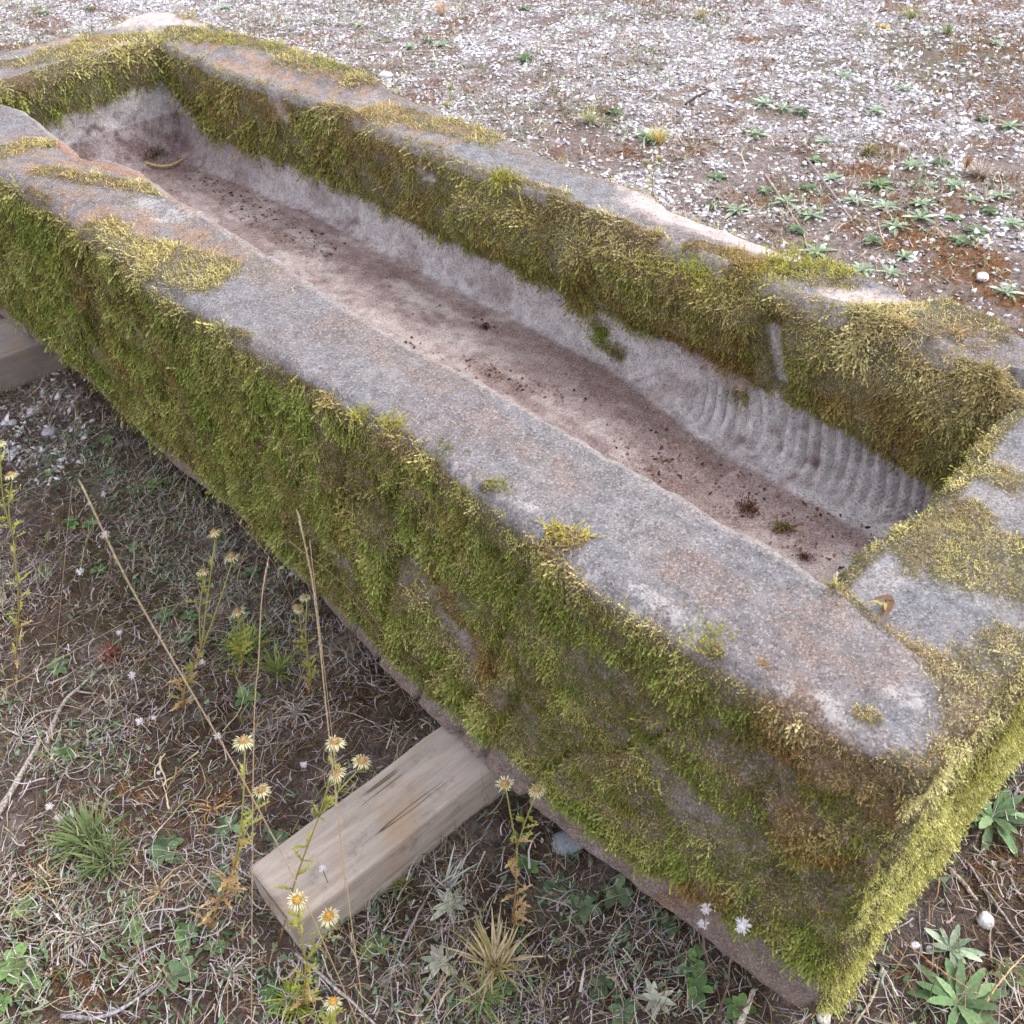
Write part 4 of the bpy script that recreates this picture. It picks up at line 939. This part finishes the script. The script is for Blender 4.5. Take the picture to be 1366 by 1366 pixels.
# tall grass stalks
def stalk(qs, label, seed, r0=.0011, head=.3, col=(198,176,140), hcol=(206,190,160), brush=0, base=None, lying=False):
    r = np.random.default_rng(seed); b = gp(*qs[0]) if base is None else base
    if lying: pts = [gp(q[0], q[1], .012+.004*r.random()+ (.03 if 0 < i < len(qs)-1 else 0)) for i, q in enumerate(qs)]
    else: pts = [b]+[on_base_plane(q, b) for q in qs[1:]]
    n_ = 26; P_ = smooth_path(pts, n_); o3 = P_[0]
    root = empty('grass_stalk', tuple(o3), label, 'grass stalk', 'tall dry grass stalks')
    build('stem', [tube(P_, np.linspace(r0*.5, r0*.32, n_), col, 5, True, hcol)], M_LITTER, root, o3, True)
    k0 = int(n_*(1-head)); a_ = []
    if brush:
        tip = P_[-1]
        for i in range(90): dv = unit(unit(P_[-1]-P_[-4])+r.normal(size=3)*.45); a_.append(leaf(tip-unit(P_[-1]-P_[-4])*.012*brush*r.random(), dv, up+.1, .022*brush*(.5+.6*r.random()), .0005*brush, 0, (160,120,84), (190,150,110), seg=2))
    elif head > 0:
        for k in range(k0, n_-1):
            for s_ in range(4):
                p = P_[k]+(P_[k+1]-P_[k])*r.random(); dv = unit(unit(P_[k+1]-P_[k])*1.6+r.normal(size=3)*.16)
                a_.append(leaf(p, dv, r.normal(size=3), .0060*r0/.0011*(.7+.5*r.random()), .0004*r0/.0011, 0, hcol, (226,214,186), seg=2))
    if a_: build('seed_head', a_, M_LITTER, root, o3)
ST = [([(500,1420), (420,1230), (340,1070), (270,948), (195,820), (155,745), (108,645)], 'longest dry grass stalk, slanting from the bottom up across the ground left of the trough', .0013, .28),
      ([(495,1420), (470,1240), (440,990), (420,800), (399,690)], 'dry grass stalk rising in front of the pale beam with its tip against the moss', .0013, .30),
      ([(335,1420), (338,1010), (345,880), (349,800), (357,750)], 'straight upright dry grass stalk just left of the pale beam end', .0012, .2),
      ([(470,1280), (462,1200), (452,1100), (445,1000), (430,870), (413,720)], 'second thin stalk beside the one with its tip against the moss', .0007, .25),
      ([(60,1110), (68,950), (85,760), (95,655)], 'thin upright stalk at the left with a short cross stem', .0006, .1),
      ([(118,880), (130,820), (150,740)], 'short dark stalk behind the long slanting one', .0006, .1),
      ([(560,1400), (590,1300), (600,1200), (578,1170)], 'broken thin stalk below the pale beam', .0006, 0),
      ([(395,920), (410,860), (370,760), (314,692)], 'pale thin stalk leaning over the lower edge of the moss', .0008, .2),
      ([(560,960), (520,860), (470,790), (386,722)], 'thin stalk bent over the mossy side near the grey seed heads', .0008, .15),
      ([(545,940), (505,850), (470,800)], 'grey stem with small buds beside the bare stone foot', .0008, .3)]
for i, (q, lb, r0, hd) in enumerate(ST): stalk(q, lb, 90+i, r0, hd)
stalk([(0,1330), (130,1040), (255,940)][:0] or [(-10,928), (90,873), (190,820), (264,800)], 'pale grass stalk lying almost flat from the left edge towards the three-headed thistle', 120, .0014, .35, lying=True)
stalk([(-10,905), (60,850), (140,800), (165,760)], 'thin stalk lying above the flat pale one at the left edge', 121, .0008, 0., lying=True)
stalk([(1222,395), (1250,290), (1268,180), (1279,68)], 'tall thin dry stalk standing behind the far wall at the right', 122, .0018, .15, base=gp(1222,400))
stalk([(1248,400), (1268,330), (1280,250), (1291,218)], 'reddish stalk with a brown brush head behind the far wall at the right', 123, .0016, 0, (170,110,90), (190,150,110), brush=1.4, base=gp(1248,405))
stalk([(1186,100), (1188,60), (1208,-5)], 'dark stalk leaving the top edge of the photo at the right', 124, .0022, .3, (130,100,90), (150,120,100), base=gp(1186,100))
stalk([(908,190), (909,150), (910,130)], 'short pale stalk upright on the white lichen behind the trough', 125, .0016, .3, base=gp(908,190))
stalk([(1360,330), (1362,250), (1364,180)], 'pale stalk beside the right edge of the photo', 126, .0016, .3, base=gp(1360,330))
stalk([(415,70), (412,30), (418,-5)], 'thin buff stalk behind the golden moss at the top left', 127, .0016, .3, base=gp(415,70))
stalk([(745,200), (755,130), (765,80)], 'reddish thin stalk behind the middle of the far wall', 128, .0014, .3, (160,110,100), base=gp(745,205))
stalk([(822,90), (832,60), (838,45)], 'buff stalk leaning right on the white lichen behind the trough', 129, .002, .6, base=gp(820,92))
for i, (q, lb) in enumerate([([(45,40), (40,10)], 'left stalk'), ([(28,45), (24,8)], 'x')]):
    stalk([q[0], ((q[0][0]+q[1][0])/2+2, (q[0][1]+q[1][1])/2), q[1]], ['buff stalk at the top left corner, right of its twin', 'buff stalk at the top left corner, left of its twin'][i], 130+i, .0018, .3, base=gp(*q[0]))

# twigs on the ground
def twig(qs, rad, label, seed, col=(164,154,150), zs=None, fork=None):
    r = np.random.default_rng(seed); pts = [gp(q[0], q[1], rad*1.3+(0 if zs is None else zs[i])) for i, q in enumerate(qs)]
    P_ = smooth_path(pts, 18); P_ += np.cumsum(r.normal(size=(18, 3))*[.0006, .0006, .0002], 0)
    rr_ = rad*np.linspace(1, .6, 18)*(1+.10*r.normal(size=18)); a_ = [tube(P_, rr_, col, 8, True, tuple(min(255, c+12) for c in col))]
    for f in (fork or []):
        b = P_[int(f[0]*17)]; e = gp(f[1], f[2], rad); a_.append(tube(smooth_path([b, (b+e)/2+r.normal(size=3)*.004, e], 8), np.linspace(rad*.6, rad*.3, 8), col, 6))
    o = build('twig', a_, M_TWIG, None, None, True); tag(o, label, 'twig', 'twigs lying on the ground'); return o
twig([(-8,1095), (20,1050), (48,1000), (52,985)], .0060, 'thick grey weathered stick at the left edge', 1)
twig([(62,992), (85,940), (110,915), (142,885)], .0042, 'grey forked twig above the thick stick at the left', 2, fork=[(.6,130,925), (.3,60,950)])
twig([(1253,1148), (1280,1175), (1304,1201)], .0042, 'straight pale stick lying right of the front corner', 3, (176,162,146))
twig([(1290,1150), (1340,1225), (1380,1275)], .0022, 'thin grey twig running off at the right edge', 4)
twig([(1335,1150), (1366,1200), (1385,1215)], .0020, 'short grey twig at the right edge above the white pebble', 5)
twig([(500,1362), (540,1260), (575,1195), (592,1166)], .0022, 'grey twig under the pale beam, left of the long pale stick', 6)
twig([(550,1372), (610,1280), (650,1205), (674,1165)], .0018, 'long pale thin stick from the bottom edge to the dry two-headed thistle', 7, (196,180,150))
twig([(395,1270), (440,1310), (505,1368)], .0028, 'grey twig below the end of the pale beam', 8, zs=[.01,.012,.004])
twig([(1178,1290), (1165,1330), (1135,1372)], .0028, 'curved grey-green stem at the bottom right of the trough corner', 9, (160,158,140))
twig([(985,1372), (995,1345), (1004,1318)], .0055, 'pale wooden stick poking from under the trough at the bottom edge', 10, (206,196,182))
twig([(690,1345), (760,1310), (850,1268)], .0014, 'thin dark twig below the bare stone foot', 11, (150,140,140), fork=[(.4,720,1368)])
twig([(470,1150), (540,1060), (600,1030)][:0] or [(395,970), (460,950), (540,985)], .0014, 'thin arching twig just above the pale beam', 12, (150,140,136), zs=[0,.02,0])
twig([(80,1355), (140,1358), (200,1320)], .0032, 'bent grey twig at the bottom left', 13, (156,150,160), zs=[0,.006,0])
twig([(1080,1140), (1100,1130)][:0] or [(1225,1385), (1290,1360), (1366,1330)][:0] or [(1155,1215), (1240,1280), (1310,1330)], .0012, 'thin straw-coloured stem over the rusty moss at the lower right', 14, (170,130,100), zs=[.02,.03,.02])
twig([(1300,1365), (1335,1310), (1370,1270)], .0016, 'curved tan stem at the bottom right corner', 15, (190,160,120), zs=[.01,.03,.02])
twig([(1075,210), (1110,255), (1140,300)], .0035, 'bent grey twig among the rosettes behind the trough', 16, (160,140,150), zs=[0,.02,0])
twig([(1020,232), (1065,300), (1078,335)], .0028, 'thin buff twig behind the pale bare stone', 17, (190,170,150))
twig([(440,80), (500,72), (600,66)], .0022, 'long thin straw lying behind the golden moss', 18, (200,186,170))
twig([(900,735), (905,735)][:0] or [(915,140), (930,128), (948,120)], .006, 'short dark twig on the white lichen behind the trough', 19, (70,56,50))

# leafy rosettes
def rosette_mesh(seed, nleaf, length, width, cols, lift=.35, shape=1.0, droop=.25, inner=True):
    r = np.random.default_rng(seed); a_ = []; z0_ = np.zeros(3)
    for i in range(nleaf):
        an = i*2.39996+r.normal()*.2; l = length*(1-.45*i/nleaf)*(.85+.3*r.random()); up_ = lift*(.3+1.3*i/nleaf)
        c = cols[int(r.integers(len(cols)))]; k = .85+.25*r.random(); c = tuple(min(255, v*k) for v in c); ct = tuple(min(255, v*k*1.1) for v in c)
        a_.append(leaf(z0_+np.array([0, 0, .003]), (math.cos(an), math.sin(an), up_), (0, 0, 1), l, width*(.85+.3*r.random())*(l/length)**.5, droop, c, ct, seg=8, fold=.22, shape=shape, expo=.62, tooth=.10 if length > .04 else 0))
    V, F, c = merge(a_); return V, F, c
RM = {}
GREY = [(106,130,98), (122,144,110), (96,120,90)]; GREEN = [(94,124,76), (108,138,86), (84,110,68)]; PALE = [(160,182,156), (176,194,168), (146,170,142)]; SILV = [(168,176,158), (190,194,180)]; BRIGHT = [(116,146,104), (134,160,118), (104,134,92)]
def rosette(q, kind, size, label, seed, group=None, rot=None):
    kinds = {'round': (9, .026, .0066, GREY, .30, 1.5, .25), 'green': (9, .025, .0064, GREEN, .35, 1.35, .25), 'spear': (12, .048, .0056, PALE, .55, 1.2, .25),
             'big': (17, .060, .0066, BRIGHT, .75, 1.35, .35), 'silver': (11, .022, .0035, SILV, .4, .8, .2), 'olive': (10, .024, .006, [(112,126,84), (98,112,72)], .35, .7, .25)}
    key = (kind, seed % 4)
    if key not in RM:
        nl, l, w, cl, lift, shp, dr = kinds[kind]; V, F, c = rosette_mesh(700+seed % 4+hash_kind(kind)*10, nl, l, w, cl, lift, shp, dr)
        RM[key] = mesh_np('leaf_rosette', V, F, M_LEAF, col=np.clip(c, 0, 1)); o = RM[key]
    else:
        o = RM[key].copy(); COL.objects.link(o)
    p = gp(q[0], q[1], .002); o.location = tuple(p); o.scale = (size,)*3; o.rotation_euler = (0, 0, (seed*2.4) % 6.283 if rot is None else rot)
    for k in ('label', 'category', 'group', 'kind'):
        if k in o: del o[k]
    tag(o, label, 'plant', group); return o
def hash_kind(k): return {'round': 1, 'green': 2, 'spear': 3, 'big': 4, 'silver': 5, 'olive': 6}[k]
G1 = 'leafy rosettes in front of the trough'
RS = [((222,1135), 'round', 1.45, 'broad oval-leaved rosette in the middle of the bottom left ground, under the brown moss patch'),
      ((308,1104), 'round', 1.2, 'grey-green rosette nearest the near end of the pale beam on its upper side'), ((300,1174), 'round', 1.2, 'grey-green rosette touching the left corner of the pale beam'),
      ((372,1123), 'round', 1.1, 'rosette half hidden behind the far edge of the pale beam'), ((181,1242), 'green', 1.1, 'fresh green rosette below the broad oval-leaved one'),
      ((250,1252), 'green', 1.1, 'green rosette left of the end of the pale beam, topmost of three'), ((237,1303), 'round', 1.25, 'large-leaved rosette second from the bottom beneath the beam end'),
      ((18,1288), 'green', 1.5, 'big fresh green rosette at the lower left edge'), ((42,1308), 'green', 1.0, 'small green rosette touching the big one at the lower left edge'),
      ((287,1266), 'green', .8, 'small green rosette close under the beam end'), ((359,1330), 'green', .9, 'green rosette beneath the orange centred thistle'),
      ((178,1206), 'green', .7, 'tiny green rosette above the fresh green one'), ((33,1214), 'green', 1.1, 'green rosette above the big one at the lower left edge'), ((5,1335), 'green', .9, 'green rosette cut by the bottom left corner'),
      ((89,1005), 'green', 1.0, 'scalloped green leaf clump beside the thick grey stick'), ((76,609), 'round', .9, 'leftmost of the rosettes near the grey stone slab'), ((115,602), 'round', .9, 'rosette second from the left near the grey stone slab'),
      ((145,589), 'green', 1.1, 'rosette in the shade of the trough foot, highest of its patch'), ((185,655), 'green', 1.1, 'green rosette in the shaded patch beside the trough foot'), ((206,648), 'green', 1.1, 'green rosette nearest the trough foot in the shaded patch'),
      ((148,632), 'round', 1.0, 'grey-green rosette above the button-like dried flower'), ((66,632), 'round', .8, 'dim rosette right of the left-edge thistle'), ((95,698), 'green', 1.0, 'shiny green leaves left of the long stalk tip'),
      ((121,700), 'green', .9, 'shiny green leaves behind the long stalk tip'), ((181,731), 'green', .8, 'small green rosette on dark soil above the three-headed thistle'), ((59,763), 'green', 1.0, 'green rosette right of the left-edge thistle stem'),
      ((132,760), 'green', .8, 'green leaves beside the fluffy seed head on the open ground'), ((336,765), 'round', 1.1, 'grey-green rosette under the bare stone foot, right of the three-headed thistle'), ((224,820), 'round', 1.1, 'rosette behind the stems of the three-headed thistle'),
      ((254,822), 'green', .8, 'green leaves among the three-headed thistle stems'), ((79,892), 'round', 1.1, 'rosette beside the flat pale grass stalk'), ((330,930), 'green', 1.2, 'dark green leaves above the pale beam'), ((250,850), 'green', .8, 'small green leaves low on the three-headed thistle'),
      ((502,1265), 'green', 1.2, 'green rosette in front of the pale beam side'), ((700,1156), 'green', 1.0, 'green leaves right behind the dry two-headed thistle'), ((748,1183), 'round', 1.2, 'long-leaved rosette below the bare stone foot'),
      ((776,1212), 'round', 1.2, 'round-leaved rosette below the bare stone foot'), ((823,1190), 'round', 1.3, 'rosette tight against the bare stone foot'), ((588,1286), 'silver', 1.5, 'silvery rosette between the two long sticks under the beam'),
      ((806,1313), 'round', 1.2, 'rosette at the bottom centre right of the thin dark twig'), ((833,1350), 'round', 1.1, 'rosette at the very bottom, centre right'), ((673,1316), 'green', 1.0, 'feathery green tuft at the bottom centre'),
      ((601,1210), 'silver', 1.6, 'grey woolly rosette near the side of the pale beam'), ((884,1235), 'round', 1.2, 'rosette left of the double white seed head'), ((925,1284), 'green', 1.2, 'green rosette behind the double white seed head stem'),
      ((933,1322), 'green', 1.2, 'green rosette below the trough foot near the front corner'), ((873,1335), 'silver', 1.4, 'silver-leaved rosette at the bottom, left of the white seed heads'), ((985,1345), 'green', 1.0, 'green leaves behind the pale stick at the bottom edge'),
      ((1114,1341), 'green', .8, 'small green leaves just right of the front corner foot'), ((1277,1340), 'big', 1.15, 'large pale green long-leaved rosette at the bottom right'), ((1322,1092), 'big', 1.15, 'large long-leaved green plant tucked beside the mossy end'),
      ((1348,1303), 'olive', 1.3, 'grey-green rosette on rusty moss at the right edge'), ((1268,1268), 'spear', .9, 'upright rosette with narrow serrated leaves above the large pale green one')]
for i, (q, kd, s_, lb) in enumerate(RS): rosette(q, kd, s_, lb, 31+i*7, G1)
RB = [(950,274), (983,282), (1082,289), (1060,307), (1228,274), (1272,249), (1272,293), (1228,293), (1181,278), (1162,322), (1206,344), (1195,304), (1320,282), (1334,263), (1049,271), (1078,252), (1126,102), (1217,223),
      (1280,322), (1342,392), (1188,366), (954,238), (1045,146), (1100,190), (1254,220), (1140,270), (1240,250), (1300,310), (1350,300), (1110,240), (1020,255), (1166,150), (1205,120), (1310,160), (1346,170), (1010,180), (573,56), (590,62), (548,64), (380,30), (480,35), (60,18), (120,12), (960,20), (300,12),
      (700,12), (1240,40), (1020,140), (1070,150), (1330,60), (1210,20), (820,150), (1150,362), (1295,268), (1085,215)]
for i, q in enumerate(RB): rosette(q, 'spear' if i % 3 else 'round', (1.1 if i % 3 else 1.6)*(.85+.35*((i*37) % 10)/10), 'small pale green leaf rosette on the lichen ground behind the trough', 300+i*5, 'pale rosettes behind the trough')
rosette((1171,250), 'big', 1.0, 'brightest green broad-leaved rosette right of the rusty moss cushion behind the trough', 900)
rosette((868,188), 'big', 1.25, 'pale blue-green spiky rosette beside a dry grass tuft behind the far wall', 901)
rosette((1090,338), 'spear', 1.3, 'pale rosette touching the outer edge of the far wall near the bare stone', 902)
rosette((700,80), 'big', 1.0, 'fern-like green plant on the white lichen behind the trough', 903)

# grass tufts
def tuft_plant(q, n_, length, cols, label, seed, spread=.4, name='grass_tuft'):
    r = np.random.default_rng(seed); b = gp(*q); a_ = []
    for i in range(n_):
        an = r.random()*6.283; s_ = spread*math.sqrt(r.random()); dv = np.array([math.cos(an)*s_, math.sin(an)*s_, .8]); c = cols[int(r.integers(len(cols)))]
        a_.append(leaf(np.array([r.normal()*.006, r.normal()*.006, -.002]), dv, (math.cos(an), math.sin(an), .2), length*(.5+.6*r.random()), .0010+length*.008, r.uniform(-.6, .1), c, tuple(min(255, v*1.15) for v in c), seg=4, fold=.1))
    o = build(name, a_, M_LEAF); o.location = tuple(b); tag(o, label, 'grass'); return o
tuft_plant((788,165), 90, .085, [(150,160,120), (176,176,140), (190,180,150)], 'soft green and buff grass tuft behind the middle of the far wall', 1, 1.0)
tuft_plant((880,192), 70, .085, [(190,176,110), (206,190,130), (170,150,100)], 'straw-coloured grass tuft beside the spiky pale rosette', 2, .7)
tuft_plant((1160,205), 120, .05, [(130,136,80), (150,140,90), (110,110,70)], 'low olive cushion of grass above the rusty moss mound', 3, 1.3)
tuft_plant((1305,235), 120, .07, [(180,170,160), (196,186,176), (160,146,140)], 'greyish dead grass tuft at the right behind the trough', 4, 1.3)
tuft_plant((935,25), 60, .08, [(160,156,110), (186,176,130)], 'olive grass tuft near the top edge, right of centre', 5, .9)
tuft_plant((1215,25), 90, .09, [(150,156,110), (190,176,130), (140,150,110)], 'green-buff grass tuft at the top right', 6, 1.0)
tuft_plant((1262,45), 60, .07, [(100,130,70), (130,140,90)], 'green grass tuft at the top right, right of the buff one', 7, 1.0)
tuft_plant((590,20), 60, .09, [(190,160,130), (200,180,150)], 'buff grass tuft at the top edge behind the trough', 8, .8)
tuft_plant((120,1125), 170, .07, [(96,116,72), (116,134,88), (130,140,100)], 'feathery grey-green plant at the lower left', 9, .9, 'feathery_plant')
tuft_plant((145,1150), 120, .06, [(96,116,72), (126,140,96)], 'feathery grey-green plant right of its larger twin at the lower left', 10, .9, 'feathery_plant')
tuft_plant((535,1180), 60, .03, [(120,130,70), (150,140,90)], 'short grass growing against the side of the pale beam', 11, 1.2)
tuft_plant((660,1290), 90, .07, [(180,166,130), (150,140,90), (196,182,150)], 'pale dry grass tuft at the base of the dry two-headed thistle', 12, .8)
tuft_plant((595,1190), 26, .075, [(190,190,186), (170,172,170)], 'silvery stiff-leaved tuft beside the pale beam', 13, .35)
tuft_plant((150,875), 60, .03, [(150,66,50), (120,56,46), (170,90,70)], 'low reddish weed on the soil at the left', 14, 1.3, 'red_weed')
tuft_plant((330,870), 120, .06, [(120,146,70), (140,156,80)], 'feathery green leaves under the single-headed thistle', 15, .8, 'feathery_plant')
tuft_plant((640,1330), 60, .05, [(120,140,90), (150,160,110)], 'small feathery green plant at the bottom centre', 16, .9, 'feathery_plant')
tuft_plant((395,1340), 90, .045, [(130,150,60), (160,166,80)], 'spiny yellow-green foliage beneath the orange centred thistle', 17, 1.0, 'feathery_plant')
tuft_plant((370,900), 60, .06, [(116,140,76), (140,150,90)], 'feathery green leaves left of the two-headed thistle', 18, .7, 'feathery_plant')
def wiry(q, n_, length, label, seed, cols=((176,168,164), (196,188,176), (150,140,136))):
    r = np.random.default_rng(seed); b = gp(*q); a_ = []
    for i in range(n_):
        an = r.random()*6.283; p = np.array([0, 0, .004]); pts = [p]; th = an; pit = r.uniform(.1, .9); l = length*(.5+.7*r.random())
        for k in range(6):
            p = p+np.array([math.cos(th)*math.cos(pit), math.sin(th)*math.cos(pit), math.sin(pit)])*l/6; p[2] = max(p[2], .003); pts.append(p.copy()); th += r.normal()*.5; pit -= .28+.1*r.normal()
        a_.append(tube(np.array(pts), np.linspace(.0013, .0005, 7), cols[i % len(cols)], 4))
    o = build('dead_plant', a_, M_TWIG); o.location = tuple(b); tag(o, label, 'dead plant'); return o
wiry((112,1250), 34, .075, 'grey wiry dead plant at the lower left, left of the fresh green rosette', 1)
wiry((310,1300), 34, .055, 'whitish curled dead plant left of the orange centred thistle', 2)
wiry((55,1180), 22, .09, 'tan branching dead stems at the left edge', 3, ((190,170,130), (170,140,100)))
wiry((30,985), 26, .08, 'grey dead plant tangled around the thick grey stick', 4)
wiry((395,955), 24, .06, 'grey wiry dead stems above the pale beam', 5)
wiry((690,1300), 24, .06, 'curled grey dead leaves at the base of the dry two-headed thistle', 6)
wiry((215,1190), 18, .07, 'buff curled dead stems right of the feathery plants', 7, ((196,176,140), (180,160,140)))
wiry((1145,247), 24, .09, 'pale dead tuft left of the brightest green rosette', 8, ((206,200,200), (190,180,180)))
wiry((285,1080), 14, .06, 'dry tan branchlets at the foot of the thistle leaning over the beam', 9, ((206,176,130), (180,140,100)))

# single stones
def stone(q, size, label, seed, col=(220,216,220), flat=.6, dz=0):
    r = np.random.default_rng(seed); p = gp(*q); nU, nV = 18, 11; u = np.linspace(0, 2*math.pi, nU, endpoint=False); v = np.linspace(-math.pi/2+.02, math.pi/2-.02, nV)
    U, Vv = np.meshgrid(u, v, indexing='ij'); X = np.stack([np.cos(U)*np.cos(Vv), np.sin(U)*np.cos(Vv), np.sin(Vv)], -1)
    X = np.sign(X)*np.abs(X)**.75; X = X*(1+.30*fbm(X+seed*3.1, 1.2, 3, seed))[..., None]; X *= np.array(size)
    rz = r.random()*3; c_, s_ = math.cos(rz), math.sin(rz); X = np.stack([X[..., 0]*c_-X[..., 1]*s_, X[..., 0]*s_+X[..., 1]*c_, X[..., 2]], -1)
    cl = mixc(np.broadcast_to(lin(col), X.shape), lin(tuple(v_*.55 for v_ in col)), sst(.15, .5, fbm(X, 90, 3, seed+5)))
    o = mesh_np('stone', X.reshape(-1, 3), grid_faces(nU, nV, True), M_CHIP, col=cl.reshape(-1, 3), smooth=True); o.location = (p[0], p[1], p[2]+size[2]*.45+dz); tag(o, label, 'stone'); return o
stone((1313,1230), (.012, .011, .010), 'rounded white pebble on dark soil right of the front corner', 1, (232,230,232))
stone((66,577), (.022, .017, .007), 'flat blue-grey stone between the left beam and the thistle', 2, (176,178,190))
stone((18,603), (.014, .010, .006), 'angular grey stone nearest the left-edge thistle', 3, (186,186,196))
stone((45,550), (.018, .012, .007), 'pale angular stone just below the left beam', 4, (200,198,206))
stone((15,565), (.016, .012, .006), 'pale flat stone at the left edge below the beam', 5, (190,190,198))
stone((515,102), (.035, .025, .012), 'large flat white stone behind the golden moss of the far wall', 6, (224,220,224))
stone((1098,1358), (.010, .009, .006), 'white pebble at the bottom edge below the front corner', 7, (228,226,230))
stone((1240,1268), (.006, .005, .004), 'small white pebble above the rusty moss at the lower right, right of its pair', 8, (226,224,230))
stone((1220,1262), (.007, .005, .004), 'small white pebble above the rusty moss at the lower right, left of its pair', 9, (226,224,230))
stone((760,1125), (.030, .022, .014), 'dim bluish stone in the dark gap under the trough', 10, (140,146,156))
stone((1310,372), (.022, .016, .010), 'white stone on dark soil behind the far wall at the right', 11, (232,230,232))

# leaf scraps in and on the trough
def curled_leaf(p, size, label, seed, col, colt):
    r = np.random.default_rng(seed); a_ = []
    for i in range(3):
        an = r.random()*6.28; a_.append(leaf(np.array([r.normal()*.003, r.normal()*.003, .003]), (math.cos(an), math.sin(an), .5), (0, 0, 1), size, size*.28, .9+.4*r.random(), col, colt, seg=8, fold=.6))
    o = build('dead_leaf', a_, M_LEAF); o.location = tuple(p); tag(o, label, 'leaf'); return o
def clod(p, size, label, seed, cols):
    r = np.random.default_rng(seed); n_ = 160; Bq = r.normal(size=(n_, 3))*[size*.42, size*.42, size*.18]; Bq[:, 2] = np.abs(Bq[:, 2])
    Dq = unit(r.normal(size=(n_, 3))+up*.3); ci = np.array([lin(c) for c in cols])[r.integers(0, len(cols), n_)]; l = size*.35*(.5+r.random(n_))
    V, F, Cl = sprigs(Bq, unit(r.normal(size=(n_, 3))+up), Dq, l, l*.22, ci*.7, ci, r.normal(size=(n_, 3))*.5)
    o = mesh_np('moss_clod', V, F, M_MOSS, col=Cl); o.location = tuple(p); tag(o, label, 'moss clump'); return o
FZ = ZF+.002
clod(onz((1045,706), FZ), .020, 'fallen clump of brown and green moss on the trough floor nearest the near wall', 1, [(150,124,80), (96,74,50), (104,120,50), (180,156,110)])
clod(onz((1000,680), FZ), .020, 'dark moss clump on the trough floor, left of the green-flecked one', 2, [(104,74,54), (84,60,48), (130,96,70)])
clod(onz((1074,743), FZ), .010, 'small dark clump in the near corner of the trough floor', 3, [(84,54,44), (104,70,54)])
clod(onz((1141,657), ZF+.004), .013, 'dark brown clump at the foot of the tooled stone', 4, [(84,50,46), (104,64,54), (140,100,80)])
clod(onz((648,436), FZ), .012, 'small dark clump alone on the trough floor further along', 5, [(70,44,40), (90,58,50)])
clod(onz((205,207), FZ+.01), .035, 'olive-brown heap of litter at the far end of the trough', 6, [(120,104,66), (150,130,80), (96,78,56)])
curled_leaf(onz((1188,803), H-.012), .015, 'curled brown dead leaf in the mossy joint at the near corner of the rim', 1, (120,92,72), (150,120,98))
curled_leaf(onz((1176,808), H-.012), .007, 'yellow leaf scrap beside the curled brown leaf on the rim', 2, (186,170,90), (200,188,120))
curled_leaf(gp(1175,38), .055, 'bright yellow dry leaf near the top edge at the right', 3, (222,176,70), (236,196,90))
def bow(qs, z, rad, label, col, seed):
    pts = [onz(q, z+.006*math.sin(i)) for i, q in enumerate(qs)]; o = build('curved_stem', [tube(smooth_path(pts, 16), rad, col, 6)], M_TWIG, None, None, True); tag(o, label, 'stem')
bow([(184,210), (200,219), (225,221), (247,211)], .30, .0032, 'bowed yellowish stem lying in the far end of the trough', (196,176,120), 1)
bow([(203,203), (205,195), (209,190)], .31, .0035, 'short white stick standing in the litter at the far end of the trough', (210,206,206), 2)
print('done', len(bpy.data.objects))
